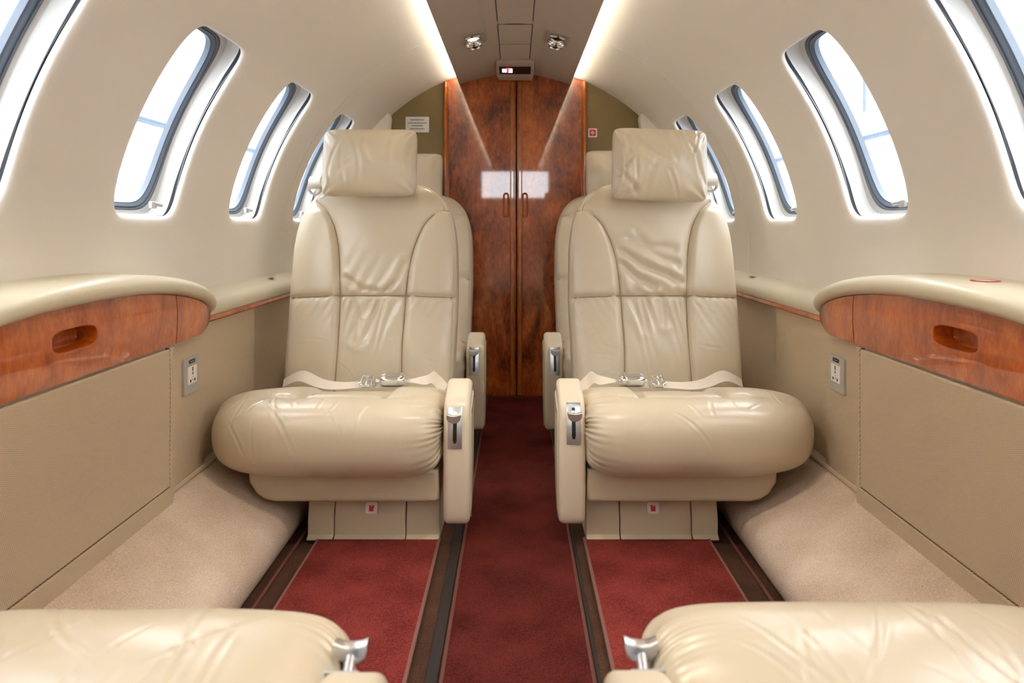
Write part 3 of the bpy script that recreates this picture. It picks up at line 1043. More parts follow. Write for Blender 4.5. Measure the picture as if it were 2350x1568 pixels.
# red ring decals on the padded tops
def decal(x, y, z, label, tilt, rad=0.022):
    root = empty('ring_decal', (x, y, z), label, 'decal', 'red ring decals')
    root.rotation_euler = (0, tilt, 0)
    bm = bmesh.new()
    add_lathe(bm, (0, 0, 0), (0, 0, 1), [(rad, 0), (rad, 0.0012), (rad * 0.72, 0.0012), (rad * 0.72, 0)], 32)
    finish(bm, 'red_ring', 'red_ink', root)
    bm = bmesh.new()
    add_lathe(bm, (0, 0, 0), (0, 0, 1), [(rad * 0.72, 0), (rad * 0.72, 0.0009), (0.001, 0.0009)], 24)
    finish(bm, 'disc', 'paper', root)

decal(0.786, 1.165, Zt(1.165) + 0.0358, 'red ring decal on the right console top', 0)
decal(0.797, 2.33, H - 0.2 + 0.0285, 'faint red ring decal on the right ledge beside the seat back', 0.15, 0.015)
decal(-0.797, 2.27, H - 0.2 + 0.0285, 'faint red ring decal on the left ledge beside the seat back', -0.15, 0.015)

# ---------------------------------------------------------------- seats
BZ = 0.265                                 # height of the foot of the backrest

def crease_field(U, V, rng, n, ubox, vbox, ang, amp, width, length):
    D = np.zeros(U.shape)
    for _ in range(n):
        x, y = rng.uniform(*ubox), rng.uniform(*vbox)
        a = rng.uniform(*ang)
        l = rng.uniform(*length)
        bend = rng.uniform(-0.5, 0.5)
        pts = [(x + l * t * math.cos(a + bend * t), y + l * t * math.sin(a + bend * t)) for t in np.linspace(-0.5, 0.5, 7)]
        d = dist_poly(U, V, pts)
        mid = np.hypot(U - x, V - y)
        fade = np.clip(1 - (mid / (0.6 * l)) ** 2, 0, 1)
        w = rng.uniform(*width)
        k = rng.uniform(0.5, 1.0) * amp
        D += (-np.exp(-(d / w) ** 2) + 0.5 * np.exp(-((d - 1.8 * w) / (1.2 * w)) ** 2)) * k * fade
    return D

def seat(name, X0, Y0, sx, sy, label, seed, group, o):
    root = empty(name, (X0, Y0, 0), label, 'seat', group)
    rng = np.random.RandomState(seed)
    PHI, BV = o.get('recline', (math.radians(14.5), 0.43))
    def back_pt(u, h, n):
        return np.stack([u, BV + h * math.sin(PHI) - n * math.cos(PHI), BZ + h * math.cos(PHI) + n * math.sin(PHI)], -1)
    def W(P):
        P = np.array(P, float)
        return P * np.array([sx, sy, 1.0])
    def place_u(p, q, a):
        return (sx * a, sy * p, q)           # outline in (depth, height), swept across
    def place_v(p, q, a):
        return (sx * p, sy * a, q)           # outline in (across, height), swept in depth
    lo = o.get('low', False)
    nu, npf = (70, 100) if lo else (200, 400)

    # --- seat cushion
    prof = catmull([(0.2, 0.183), (0.09, 0.180), (0.036, 0.188), (0.008, 0.222), (0.000, 0.270), (0.008, 0.314), (0.036, 0.344), (0.090, 0.358), (0.16, 0.354), (0.27, 0.330), (0.38, 0.302), (0.445, 0.288), (0.468, 0.265), (0.46, 0.215), (0.40, 0.192)], npf)
    uc, hw = -0.0225, 0.2775
    tau = np.linspace(-1, 1, nu)
    t = np.sin(tau * PI / 2)
    g = np.where(t < 0, (1 - np.abs(t) ** 3.4) ** (1 / 3.4), (1 - np.abs(t) ** 8.0) ** (1 / 5.0))
    g = np.clip(g, 0.03, 1)
    C = np.array([0.21, 0.275])
    P = np.zeros((nu, npf, 3))
    P[:, :, 0] = (uc + hw * t)[:, None]
    P[:, :, 1] = C[0] + (prof[None, :, 0] - C[0]) * (0.25 + 0.75 * g)[:, None]
    P[:, :, 1] = np.where(P[:, :, 1] > 0.2, 0.2 + (P[:, :, 1] - 0.2) * (1 + (BV - 0.43) * 3.4), P[:, :, 1])
    P[:, :, 2] = C[1] + (prof[None, :, 1] - C[1]) * g[:, None]
    N = normals(P, cv=True)
    # make normals point outward
    cen = np.array([uc, 0.21, 0.275])
    if np.sum(N * (P - cen)) < 0: N = -N
    U, V, Z = P[:, :, 0], P[:, :, 1], P[:, :, 2]
    top = smooth(Z, 0.275, 0.30) * smooth(V, 0.05, 0.09)
    D = np.zeros((nu, npf))
    u1, u2 = -0.092, 0.112
    lobes = np.maximum(1 - smooth(U, u1 - 0.03, u1), smooth(U, u2, u2 + 0.03))
    pl_ = 0.0 if o.get('plain') else 1.0
    D += 0.012 * pl_ * lobes * top * smooth(V, 0.10, 0.17) * (1 - smooth(V, 0.34, 0.44))
    for sl in ([(u1, 0.105), (u1 + 0.012, 0.25), (u1 + 0.012, 0.46)], [(u2, 0.105), (u2 + 0.006, 0.25), (u2, 0.46)]):
        d = dist_poly(U, V, sl)
        D -= pl_ * top * (0.009 * np.exp(-(d / 0.007) ** 2) + 0.004 * np.exp(-(d / 0.02) ** 2))
    d = dist_poly(U, V, [(u1 - 0.05, 0.112), (u1, 0.104), (u2, 0.104), (u2 + 0.05, 0.112)])
    D -= pl_ * top * 0.006 * np.exp(-(d / 0.008) ** 2)
    # gathers along the aisle end
    s_ = np.linspace(0, 1, npf)[None, :]
    inner = np.clip((uc + hw - U), 0, 1)
    ph = 9 * np.sin(s_ * 25 + seed) * 0.35
    D += 0.0028 * np.exp(-(inner / (0.030 + 0.014 * np.sin(s_ * 47 + seed))) ** 1.3) * np.sin(s_ * 2 * PI * 78 + ph * 2 + inner * 30) * (0.55 + 0.45 * np.sin(s_ * 61 + seed))
    D += 0.0012 * np.exp(-(inner / 0.07)) * np.sin(s_ * 2 * PI * 19 + ph)
    # worn creases over the nose, in (across, round-the-profile) metres
    S = s_ * 1.22 + U * 0
    cs = crease_field(U, S, rng, o.get('creases', 16), (-0.24, 0.14), o.get('cr_s', (0.30, 0.47)), (0.9, 2.4), 0.0019, (0.0020, 0.0036), o.get('cr_l', (0.06, 0.16)))
    D += cs
    D += 0.0011 * np.sin(U * 29 + seed) * np.sin(s_ * 2 * PI * 4 + 1.3 * seed) * (1 - np.abs(t[:, None]) ** 6)
    P2 = P + N * D[:, :, None]
    bm = bmesh.new()
    add_grid(bm, W(P2), cv=True, caps=True)
    cushion = finish(bm, 'seat_cushion', 'leather', root, sharp=0)
    def draw_seam(line, UU, VV, mask, PP, NNr, parent, lift=0.0006, r=0.0011):
        # added tube on the surface; its darker tan stands in for groove shade
        pts = []
        for a, b in catmull(line, max(8, 30 if not lo else 14), closed=False):
            k = np.argmin((UU - a) ** 2 + (VV - b) ** 2 + np.where(mask, 0, 9))
            i, j = np.unravel_index(k, UU.shape)
            pts.append(PP[i, j] + NNr[i, j] * lift + (0, 0, 0))
        pts = np.array(pts)
        for _ in range(3):
            pts[1:-1] = (pts[:-2] + 2 * pts[1:-1] + pts[2:]) / 4
        b2 = bmesh.new()
        add_tube(b2, [tuple(q) for q in W(pts)], r, 6)
        return finish(b2, 'seam_line', 'seam_tan', parent)
    tm = (Z > 0.28) & (V > 0.05)
    if pl_: draw_seam([(u1, 0.105), (u1 + 0.012, 0.25), (u1 + 0.012, 0.43)], U, V, tm, P2, N, cushion)
    if pl_: draw_seam([(u2, 0.105), (u2 + 0.006, 0.25), (u2, 0.43)], U, V, tm, P2, N, cushion)
    if pl_: draw_seam([(u1, 0.104), (0.01, 0.103), (u2, 0.104)], U, V, tm, P2, N, cushion)

    # --- backrest
    nh, na = (70, 120) if lo else (190, 260)
    HB, T = 0.676, 0.115
    hs = np.linspace(0, 1, nh)
    hh = HB * (1 - (1 - hs) ** 1.35)
    # even spacing across the front face, plus some round the edges and the rear
    c_ = np.linspace(-1, 1, na - 60)
    th = np.concatenate([np.arccos(np.sign(c_) * np.abs(c_) ** (4.6 / 2)), np.linspace(0.02, PI - 0.02, 41)])
    th = np.unique(np.round(np.concatenate([th, np.linspace(PI, 2 * PI, 44, endpoint=False)]), 5))
    na = len(th)
    q = np.clip((hh - 0.37) / (HB - 0.37), 0, 1)
    wb = np.interp(hh, [0, 0.12, 0.30, 0.45, HB], [0.249, 0.252, 0.2565, 0.253, 0.245])
    w = wb * np.clip(1 - q ** 3.7, 0, 1) ** (1 / 3.2)
    w = np.maximum(w, 0.05)
    qt = np.clip((hh - (HB - 0.07)) / 0.07, 0, 1)
    tt = T * np.maximum(np.sqrt(np.clip(1 - qt ** 2, 0, 1)), 0.08)
    e = 2 / 4.6
    cu, su = np.cos(th), np.sin(th)
    sgp = lambda v, p: np.sign(v) * np.abs(v) ** p
    U = w[:, None] * sgp(cu, e)[None, :]
    NN = -T / 2 + (tt / 2)[:, None] * sgp(su, 2 / 3.6)[None, :]
    lum = 0.014 * np.exp(-((hh - 0.13) / 0.10) ** 2) + 0.006 * np.exp(-((hh - 0.45) / 0.12) ** 2)
    front = (su > 0)[None, :] * np.ones((nh, 1))
    NN = NN + lum[:, None] * front * (1 - np.abs(U / 0.26) ** 4)
    Hh = hh[:, None] + 0 * U
    P = back_pt(U, Hh, NN)
    N = normals(P, cv=True)
    cen = back_pt(np.zeros(nh), hh, np.full(nh, -T / 2))[:, None, :]
    if np.sum(N * (P - cen)) < 0: N = -N
    fm = smooth(NN, -0.035, -0.012) * front
    D = np.zeros(U.shape)
    HSEAM = 0.302
    ua, ub = -0.094, 0.103
    seamL = [(ua, 0.0), (ua + 0.004, 0.15), (ua, HSEAM), (ua - 0.006, 0.38), (ua - 0.014, 0.45), (ua - 0.030, 0.52), (ua - 0.060, 0.575), (ua - 0.095, 0.605)]
    seamR = [(ub, 0.0), (ub - 0.004, 0.15), (ub, HSEAM), (ub + 0.006, 0.38), (ub + 0.020, 0.46), (ub + 0.048, 0.53), (ub + 0.085, 0.570), (ub + 0.128, 0.580)]
    def edge_u(seam):
        s2 = sorted((b, a) for a, b in seam)
        return np.interp(Hh, [b for b, a in s2], [a for b, a in s2])
    eL, eR = edge_u(seamL), edge_u(seamR)
    upper = smooth(Hh, HSEAM - 0.01, HSEAM + 0.01)
    bol = np.maximum(1 - smooth(U, eL - 0.02, eL), smooth(U, eR, eR + 0.02))
    bol = bol * (1 - smooth(Hh, 0.56, 0.60))
    D += fm * bol * 0.009 * (1 - 0.35 * (1 - upper))
    for seam in (seamL, seamR):
        d = dist_poly(U, Hh, seam)
        D -= fm * (0.0055 * np.exp(-(d / 0.0042) ** 2) + 0.003 * np.exp(-(d / 0.013) ** 2))
    d = np.abs(Hh - HSEAM - 0.004 * np.cos(U * 8))
    D -= fm * (0.007 * np.exp(-(d / 0.0042) ** 2) + 0.004 * np.exp(-(d / 0.014) ** 2))
    # piping line just inside the outer edge
    rim = np.abs(np.abs(U) - (w[:, None] - 0.012))
    D -= fm * 0.0022 * np.exp(-(rim / 0.003) ** 2) * smooth(Hh, 0.02, 0.06)
    midz = (smooth(U, ua - 0.004, ua + 0.02) * (1 - smooth(U, ub - 0.02, ub + 0.004))) * fm
    below = np.clip(HSEAM - Hh, 0, 1)
    above = np.clip(Hh - HSEAM, 0, 1)
    D += midz * 0.0042 * np.exp(-(below / 0.075) ** 1.2) * (Hh < HSEAM) * np.sin((U + o.get('lean', 0.3) * below) * 2 * PI / 0.030 + 2.2 * np.sin(U * 60 + seed)) * smooth(below, 0.002, 0.018)
    D += midz * 0.0034 * np.exp(-(above / 0.05)) * (Hh >= HSEAM) * np.sin((U - 0.5 * above) * 2 * PI / 0.041 + seed) * smooth(above, 0.002, 0.02)
    D += fm * bol * 0.0014 * np.exp(-(below / 0.05)) * (Hh < HSEAM) * np.sin((U + 0.6 * below) * 2 * PI / 0.027 + seed)
    # long sagging folds in the upper middle panel
    for (pts, amp, wid) in o.get('folds', ()):
        d = dist_poly(U, Hh, pts)
        D += 1.5 * fm * amp * (-np.exp(-(d / wid) ** 2) + 0.6 * np.exp(-((d - 2.1 * wid) / (1.4 * wid)) ** 2))
    D += fm * crease_field(U, Hh, rng, 14, (-0.2, 0.2), (0.03, 0.26), (-0.6, 0.6), 0.0012, (0.002, 0.004), (0.05, 0.14))
    D += fm * 0.0016 * np.sin(U * 26 + seed) * np.sin(Hh * 17 + 2 * seed)
    P2 = P + N * D[:, :, None]
    bm = bmesh.new()
    add_grid(bm, W(P2), cv=True, caps=True)
    back = finish(bm, 'backrest', 'leather', root, sharp=0)
    fmask = (front > 0) & (NN > -0.03)
    top_l = [q for q in seamL if q[1] <= 0.56]
    for seam in (seamL, seamR):
        draw_seam([(seam[0][0], 0.02)] + seam[1:], U, Hh, fmask, P2, N, back, 0.0016)
    draw_seam([(q, HSEAM + 0.004 * math.cos(q * 8)) for q in np.linspace(-0.244, 0.244, 12)], U, Hh, fmask, P2, N, back, 0.0026, 0.0014)

    # --- head pillow
    nn = 30 if lo else 84
    pw, phh, pt = o.get('pillow', (0.290, 0.212, 0.058))
    pu, pz, rot = o.get('pillow_at', (-0.010, 0.960, 0.0))
    a = np.sin(np.linspace(-PI / 2, PI / 2, nn))
    Aq, Bq = np.meshgrid(a, a, indexing='ij')
    bm = bmesh.new()
    hp = 0.69
    for sd in (1, -1):
        cor = 1 - 0.075 * (Aq * Bq) ** 6
        x = pw / 2 * Aq * (1 - 0.02 * (1 - Bq ** 2)) * cor
        y = phh / 2 * Bq * (1 - 0.03 * (1 - Aq ** 2)) * cor
        z = pt * ((1 - Aq ** 2) ** 0.42) * ((1 - Bq ** 2) ** 0.42)
        z = z * (1 + 0.05 * np.sin(3.1 * Aq + seed) + 0.06 * np.sin(3.7 * Bq + 2.0 * Aq + seed * 1.7))
        if sd > 0:
            k = crease_field(x, y, np.random.RandomState(seed + 5), o.get('pcreases', 16), (-pw / 2, pw / 2), (-phh / 2, phh / 2), (0.7, 2.2), o.get('pamp', 0.0024), (0.0035, 0.008), (0.07, 0.17))
            for cxx, cyy in ((1, 1), (1, -1), (-1, 1), (-1, -1)):
                ang = np.arctan2(y - cyy * phh / 2, x - cxx * pw / 2)
                rr = np.hypot(y - cyy * phh / 2, x - cxx * pw / 2)
                k += 0.0042 * o.get('pcorner', 1.0) * np.sin(ang * 11 + seed + cxx) * np.exp(-(rr / 0.05) ** 1.5) * smooth(rr, 0.0, 0.02)
            z = z + k * smooth(z, 0.004, 0.03)
        cr, sr = math.cos(rot), math.sin(rot)
        xx, yy = x * cr - y * sr, x * sr + y * cr
        tilt = math.radians(9)
        zz = sd * z * (1.0 if sd > 0 else 0.55)
        cv_ = BV + 0.69 * math.sin(PHI) - 0.068
        Pq = np.stack([pu + xx, cv_ + yy * math.sin(tilt) - zz * math.cos(tilt), pz + yy * math.cos(tilt) + zz * math.sin(tilt)], -1)
        add_grid(bm, W(Pq))
    bmesh.ops.remove_doubles(bm, verts=bm.verts[:], dist=1e-5)
    finish(bm, 'head_pillow', 'leather', root, sharp=0)

    # --- seat frame skirt and pedestal
    bm = bmesh.new()
    pr = [(-0.205, 0.190), (0.248, 0.190), (0.250, 0.120), (0.243, 0.112), (-0.140, 0.112), (-0.165, 0.117), (-0.185, 0.130), (-0.203, 0.158)]
    add_prism(bm, pr, 0.075, 0.47, place_v, 0.010, 4)
    finish(bm, 'seat_frame', 'leather_base', root, sharp=50)
    ped = None
    bm = bmesh.new()
    for ua_, ub_ in ((-0.076, -0.0125), (-0.0105, 0.1625), (0.1645, 0.246)):
        sl = 0.006 if ua_ > -0.05 else 0.0
        pr = catmull([(0.128, 0.001), (0.122, 0.02), (0.121, 0.055), (0.126, 0.070), (0.138, 0.112), (0.16, 0.118), (0.44, 0.118), (0.445, 0.06), (0.44, 0.001)], 60)
        add_prism(bm, pr, ua_, ub_, place_u, 0.003, 3)
    ped = finish(bm, 'pedestal', 'leather_base', root, sharp=50)
    if o.get('sticker', True):
        bm = bmesh.new()
        su_ = o.get('sticker_u', 0.079)
        def pst(p, q, a):
            # lies on the sloping upper half of the pedestal front
            vv = 0.1255 + (q - 0.005) * 0.27
            return (sx * (su_ + p), sy * (vv - a), 0.080 + q)
        add_prism(bm, [(p, q) for p, q in round_rect(0.029, 0.026, 0.005)], -0.001, 0.0012, pst)
        st = finish(bm, 'safety_sticker', 'paper', ped)
        bm = bmesh.new()
        add_prism(bm, [(-0.0055, -0.007), (0.0055, -0.007), (0.0065, 0.006), (0.003, 0.0065), (0.0, 0.003), (-0.003, 0.0065), (-0.0055, 0.006)], 0.0, 0.0018, pst, mat=0)
        vt = finish(bm, 'red_vest_mark', 'red_ink', root)
        vt.parent = root

    # --- aisle armrest with its recline lever
    f = o.get('arm_v', 0.058)
    pr = [(0.004, 0.278), (0.007, 0.30), (0.013, 0.325), (0.022, 0.344), (0.036, 0.356), (0.065, 0.366), (0.100, 0.376), (0.126, 0.383), (0.136, 0.380), (0.141, 0.370), (0.142, 0.31), (0.139, 0.25), (0.130, 0.19), (0.112, 0.14), (0.088, 0.104), (0.062, 0.080), (0.045, 0.066), (0.034, 0.060), (0.022, 0.060), (0.014, 0.067), (0.009, 0.085), (0.004, 0.13), (0.001, 0.19), (0.0015, 0.24)]
    pr = [(p + f, q) for p, q in catmull(pr, 90)]
    au0, au1 = o.get('arm_u', (0.2600, 0.3225))
    bm = bmesh.new()
    add_prism(bm, pr, au0, au1, place_u, 0.013, 7)
    arm = finish(bm, 'armrest', 'leather_arm', root, sharp=60)
    bm = bmesh.new()
    pr2 = offset2d(pr, 0.016)
    pr2[:, 1] = np.where(pr2[:, 1] > 0.33, pr2[:, 1] - 0.012, pr2[:, 1])
    add_prism(bm, pr2, au1 - 0.004, au1 + 0.004, place_u, 0.004, 4)
    finish(bm, 'side_panel', 'leather_base', arm, sharp=60)
    lu = (au0 + au1) / 2 + o.get('lev_du', -0.003)
    bm = bmesh.new()
    zc = o.get('plate_z', 0.290)
    b = lambda z: np.interp(z, [0.13, 0.19, 0.24, 0.278, 0.30, 0.325, 0.344], [0.004, 0.001, 0.0015, 0.004, 0.007, 0.013, 0.022])
    # plate follows the curve of the arm front
    zz = np.linspace(-0.047, 0.047, 16)
    rows = []
    for z in zz:
        v = float(b(zc + z)) + f - 0.0022
        rows.append([(sx * (lu + x), sy * (v + dv), zc + z) for x, dv in ((-0.0165, 0.003), (-0.0165, 0.0006), (-0.0155, 0), (0.0155, 0), (0.0165, 0.0006), (0.0165, 0.003))])
    add_grid(bm, np.array(rows), cv=True, caps=True)
    rows = []
    for z in np.linspace(-0.034, 0.036, 12):
        v = float(b(zc + z)) + f - 0.0030
        hw_ = 0.0045 if -0.030 < z < 0.032 else 0.0028
        rows.append([(sx * (lu + x), sy * v, zc + z) for x in (-hw_, hw_)])
    add_grid(bm, np.array(rows), mat=1)
    finish(bm, 'lever_plate', ['steel', 'black'], arm, sharp=40, recalc=False)
    kz = o.get('knob_z', 0.328)
    kv = float(b(kz)) + f
    bm = bmesh.new()
    dp = o.get('stem_drop', 0.0)
    add_tube(bm, [(sx * lu, sy * (kv + 0.004 + dp * 0.3), kz - 0.002 - dp), (sx * lu, sy * (kv - 0.012), kz - 0.002 - dp * 0.65), (sx * lu, sy * (kv - 0.040), kz - 0.003)], 0.0056, 14)
    hd = [(-0.0165, 0.0095), (-0.0085, 0.0064), (0, 0.0054), (0.0085, 0.0064), (0.0165, 0.0095), (0.0174, 0.003), (0.0150, -0.005), (0.009, -0.0105), (0, -0.0125), (-0.009, -0.0105), (-0.0150, -0.005), (-0.0174, 0.003)]
    add_prism(bm, hd, kv - 0.048, kv - 0.0345, lambda p, q, a_: (sx * (lu + p), sy * a_, kz + q), 0.0014, 3)
    finish(bm, 'recline_lever', 'satin', arm, sharp=50)

    # --- shoulder strap and its D ring on the outboard shoulder
    if o.get('strap', True):
        ru, rz = o.get('ring_at', (-0.190, 0.885))
        hh_ = (rz - BZ) / math.cos(PHI)
        c = back_pt(np.array(ru), np.array(hh_), np.array(0.012))
        bm = bmesh.new()
        pts = []
        for k in range(15):
            an = PI + PI * k / 14
            pts.append((c[0] + 0.019 * math.cos(an), c[1] - 0.004 * math.sin(an), c[2] + 0.021 * math.sin(an)))
        pts += [(c[0] + 0.019 - 0.038 * k / 6, c[1], c[2] + 0.002) for k in range(1, 6)]
        add_tube(bm, [W(p) for p in pts], 0.0042, 8, closed=True)
        ring = finish(bm, 'strap_ring', 'white', root)
        bm = bmesh.new()
        path = [(c[0], c[1] - 0.004, c[2] - 0.004), (c[0] - 0.001, c[1] - 0.008, c[2] + 0.008), (c[0] - 0.002, c[1] + 0.002, c[2] + 0.026), (c[0] - 0.004, c[1] + 0.035, c[2] + 0.036), (c[0] - 0.008, c[1] + 0.085, c[2] + 0.020), (c[0] - 0.01, c[1] + 0.12, c[2] - 0.06)]
        pp = catmull(path, 30, closed=False)
        rows = []
        for i, p in enumerate(pp):
            rows.append([(sx * (p[0] + du), sy * p[1], p[2] + dz) for du, dz in ((-0.018, 0.001), (0.018, 0.001), (0.018, -0.0015), (-0.018, -0.0015))])
        add_grid(bm, np.array(rows), cv=True, caps=True)
        finish(bm, 'shoulder_strap', 'strap', root, sharp=60)
    return root

folds_l = [([(-0.08, 0.36), (-0.03, 0.325), (0.03, 0.318)], 0.003, 0.008), ([(0.095, 0.40), (0.075, 0.35), (0.045, 0.322)], 0.003, 0.008),
           ([(-0.06, 0.30), (-0.03, 0.22), (-0.035, 0.17)], 0.002, 0.010), ([(0.03, 0.30), (0.0, 0.22), (-0.02, 0.16)], 0.0018, 0.010)]
# on the right seat the aisle is at negative x, so "across" is mirrored
folds_r = [([(0.095, 0.44), (0.04, 0.40), (-0.04, 0.365), (-0.08, 0.345)], 0.0042, 0.010), ([(0.095, 0.40), (0.05, 0.355), (0.0, 0.335)], 0.0042, 0.010),
           ([(0.07, 0.48), (0.02, 0.455), (-0.06, 0.45)], 0.0024, 0.012), ([(0.05, 0.50), (0.0, 0.43), (-0.07, 0.40)], 0.002, 0.010),
           ([(-0.02, 0.30), (-0.02, 0.22)], 0.002, 0.009), ([(0.03, 0.30), (0.035, 0.20)], 0.002, 0.009)]
XL, XR, YF = -0.430, 0.4195, 1.58
seat('cabin_seat', XL, YF, 1, 1, 'cream leather seat facing the camera left of the aisle, smooth pillow', 11, 'seats facing the camera',
     dict(folds=folds_l, pcreases=12, pamp=0.0020, creases=18, knob_z=0.326, plate_z=0.292))
seat('cabin_seat', XR, YF, -1, 1, 'cream leather seat facing the camera right of the aisle, wrinkled pillow', 23, 'seats facing the camera',
     dict(folds=folds_r, pillow=(0.292, 0.228, 0.060), pillow_at=(-0.018, 0.954, 0.035), pcreases=24, pamp=0.0046, pcorner=1.5, creases=13,
          arm_u=(0.2525, 0.316), knob_z=0.330, plate_z=0.302, ring_at=(-0.188, 0.895), sticker_u=0.082))
DY = 0.765
seat('cabin_seat', XL, YF + DY, 1, 1, 'rearmost cream leather seat, mostly hidden behind the left seat back', 31, 'rear seats by the doors',
     dict(low=True, knob_z=0.338, plate_z=0.300, strap=False, sticker=False, pillow_at=(-0.012, 0.965, 0.0)))
seat('cabin_seat', XR, YF + DY, -1, 1, 'rearmost cream leather seat, mostly hidden behind the right seat back', 37, 'rear seats by the doors',
     dict(low=True, knob_z=0.338, plate_z=0.300, strap=False, sticker=False, pillow_at=(-0.015, 0.978, 0.0), arm_u=(0.2525, 0.316)))
NEAR = dict(stem_drop=0.034, plain=True, cr_s=(0.36, 0.60), cr_l=(0.12, 0.26), creases=18, knob_z=0.343, plate_z=0.300, strap=False, sticker=False, arm_v=0.128, arm_u=(0.246, 0.307), recline=(math.radians(20), 0.51))
seat('cabin_seat', XL + 0.005, 0.810, 1, -1, 'nearest cream leather seat at the bottom left corner, facing away', 43, 'near seats facing away',
     dict(NEAR, lev_du=-0.016))
seat('cabin_seat', XR - 0.030, 0.825, -1, -1, 'nearest cream leather seat at the bottom right corner, facing away', 47, 'near seats facing away',
     dict(NEAR, arm_v=0.140, lev_du=-0.014))

# ---------------------------------------------------------------- seat belts lying on the front seats
def px(x, y, Y):
    """point at depth Y seen at photo position (x, y): used to read positions off the photograph"""
    return ((x - 1182) * Y / 1600, Y, H + (518 - y) * Y / 1600)

def ribbon(bm, path, sides, hw, th=0.0012, n=50, mat=0):
    pp = catmull(path, n, closed=False)
    ss = catmull(sides, n, closed=False)
    hw_ = np.interp(np.linspace(0, 1, n), np.linspace(0, 1, len(hw)), hw)
    rows = []
    for p, q, w in zip(pp, ss, hw_):
        q = q / np.linalg.norm(q)
        k = np.array([0, -0.3, 1.0]); k = k - q * np.dot(k, q); k /= max(np.linalg.norm(k), 1e-6)
        rows.append([p - q * w + k * th, p + q * w + k * th, p + q * w - k * th, p - q * w - k * th])
    add_grid(bm, np.array(rows), cv=True, caps=True, mat=mat)

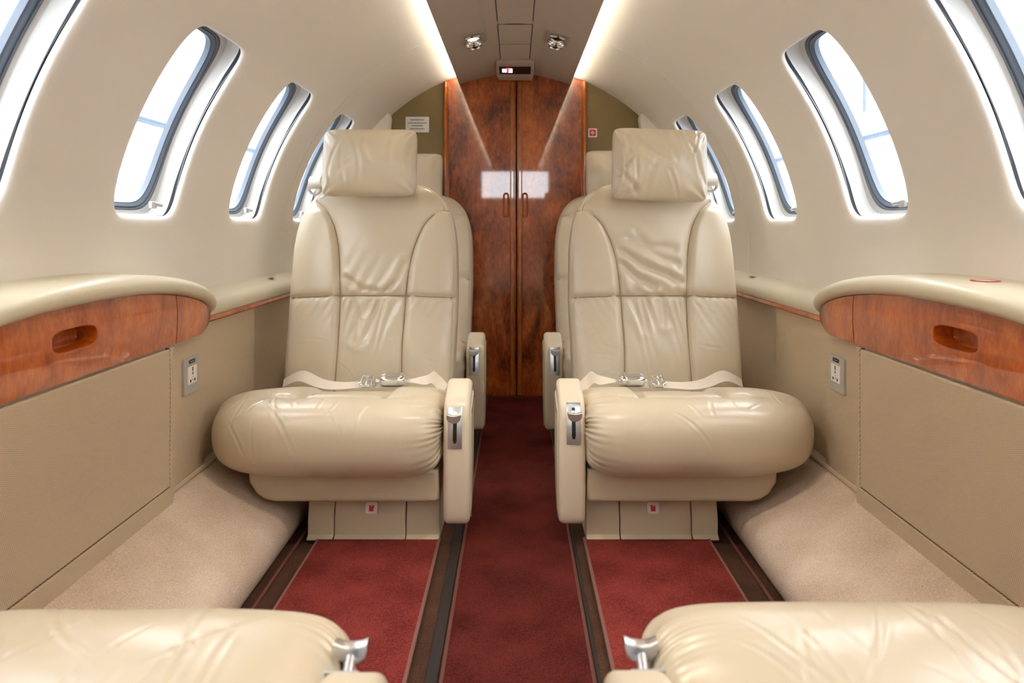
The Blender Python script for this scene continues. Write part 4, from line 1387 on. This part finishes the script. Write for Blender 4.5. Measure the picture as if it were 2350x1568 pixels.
def belt(m, X, label):
    """m mirrors the belt; written for the left seat with world positions relative to the seat centre"""
    root = empty('seat_belt', (X, YF + 0.36, 0.325), label, 'seat belt', 'lap belts on the front seats')
    Rx, Ry, Rz = XL, YF + 0.36, 0.325
    def L(p):
        return np.array([(p[0] - Rx) * m, p[1] - Ry, p[2] - Rz])
    def V(q):
        return np.array([q[0] * m, q[1], q[2]])
    bm = bmesh.new()
    pa = [px(650, 880, 2.005), px(690, 863, 1.975), px(735, 880, 1.95), px(775, 886, 1.935), px(840, 883, 1.93), px(930, 884, 1.93)]
    sa = [(0.1, 0.2, 1), (0.2, 0.3, 0.9), (0.4, 0.6, 0.7), (0.1, 1, 0.15), (0, 1, 0.05), (0, 1, 0.0)]
    ribbon(bm, [L(p) for p in pa], [V(q) for q in sa], [0.012, 0.016, 0.014, 0.014, 0.02, 0.02])
    pb = [px(928, 876, 1.925), px(955, 874, 1.93), px(980, 872, 1.935), px(993, 866, 1.94), px(1005, 876, 1.94), px(1022, 893, 1.93)]
    sb = [(0, 1, 0.1), (0.1, 0.8, 0.5), (0.2, 0.3, 0.9), (0.3, 0.2, 1), (0.5, 0.3, 0.9), (0.6, 0.3, 0.8)]
    ribbon(bm, [L(p) for p in pb], [V(q) for q in sb], [0.008, 0.010, 0.014, 0.017, 0.016, 0.013])
    finish(bm, 'webbing', 'web', root, sharp=60)
    # buckle: a domed chrome box
    c = L(px(902, 872, 1.915))
    bm = bmesh.new()
    nu, nv = 30, 40
    P = np.zeros((nu, nv, 3))
    for i, tq in enumerate(np.linspace(-1, 1, nu)):
        tq = math.sin(tq * PI / 2)
        gx = max(1 - abs(tq) ** 4, 0.0) ** 0.35
        for j in range(nv):
            a = 2 * PI * j / nv
            cy, cz = math.cos(a), math.sin(a)
            P[i, j] = (tq * 0.036, 0.022 * gx * abs(cy) ** 0.6 * (1 if cy > 0 else -1), (0.0165 if cz > 0 else 0.008) * max(gx, 0.05) * abs(cz) ** 0.6 * (1 if cz > 0 else -1))
    tl = math.radians(20)                  # the buckle leans back against the seat, its face towards the aisle light
    P = np.stack([P[:, :, 0], P[:, :, 1] * math.cos(tl) - P[:, :, 2] * math.sin(tl), P[:, :, 1] * math.sin(tl) + P[:, :, 2] * math.cos(tl)], -1) + c
    add_grid(bm, P, cv=True, caps=True)
    add_box(bm, c[0] - m * 0.033 - 0.012, c[0] - m * 0.033 + 0.006, c[1] - 0.014, c[1] + 0.014, c[2] - 0.004, c[2] + 0.004, 0.0015)
    finish(bm, 'buckle', 'chrome', root, sharp=50)
    c = L(px(843, 875, 1.925))
    bm = bmesh.new()
    hw, hd = 0.015, 0.019
    ringp = [(c[0] + x, c[1] + y, c[2] + 0.002 * (1 if abs(x) > 0.01 else 0) + y * 0.45) for x, y in round_rect(2 * hw, 2 * hd, 0.005, 3)]
    add_tube(bm, ringp, 0.0042, 8, closed=True)
    add_tube(bm, [(c[0], c[1] - hd, c[2] - hd * 0.45), (c[0], c[1], c[2] + 0.001), (c[0], c[1] + hd, c[2] + hd * 0.45)], 0.0035, 8)
    add_tube(bm, [(c[0] - m * 0.012, c[1], c[2] - 0.004), (c[0] - m * 0.024, c[1], c[2] - 0.006)], 0.003, 8)
    finish(bm, 'adjuster', 'chrome', root)
    return root

belt(1, XL, 'cream lap belt with chrome buckle lying on the left front seat')
belt(-1, XR - 0.003, 'cream lap belt with chrome buckle lying on the right front seat')

# ---------------------------------------------------------------- outside the windows
bm = bmesh.new()
add_box(bm, -40, 40, -40, 60, -1.35, -1.3)
tag(finish(bm, 'ground', 'tarmac'), kind='structure')

def hangar(x, s, label):
    root = empty('hangar_building', (x, 10, -1.3), label, 'building', 'hangars outside the windows')
    bm = bmesh.new()
    # horizontal siding: each board leans out a little at its foot
    z = 0.0
    k = 0
    prof = [(0.0, 0.0)]
    while z < 4.2:
        prof += [(-s * 0.0, z), (-s * 0.05, z + 0.02), (-s * 0.02, z + 0.30)]
        z += 0.32
    prof += [(s * 0.3, z), (s * 0.3, 0)]
    add_prism(bm, prof, -14, 24, lambda p, q, a: (p, a, q))
    finish(bm, 'siding', 'steel_white', root, sharp=20)
    bm = bmesh.new()
    add_box(bm, *sorted((s * 0.35, -s * 0.25)), -14, 24, 4.2, 4.75)
    finish(bm, 'fascia', 'siding', root)
    bm = bmesh.new()
    add_box(bm, *sorted((s * 0.3, s * 0.1)), -14, 24, 4.75, 7.2)
    finish(bm, 'upper_wall', 'siding', root)
    for y in (-4.0, 1.6, 7.2, 12.8):
        bm = bmesh.new()
        add_box(bm, *sorted((-s * 0.3, 0.0)), y - 0.16, y + 0.16, 0, 7.2, 0.02)
        finish(bm, 'column', 'steel_white', root)
    return root

hangar(-7.5, -1, 'pale hangar with horizontal siding seen through the left windows')
hangar(8.5, 1, 'pale hangar with horizontal siding seen through the right windows')
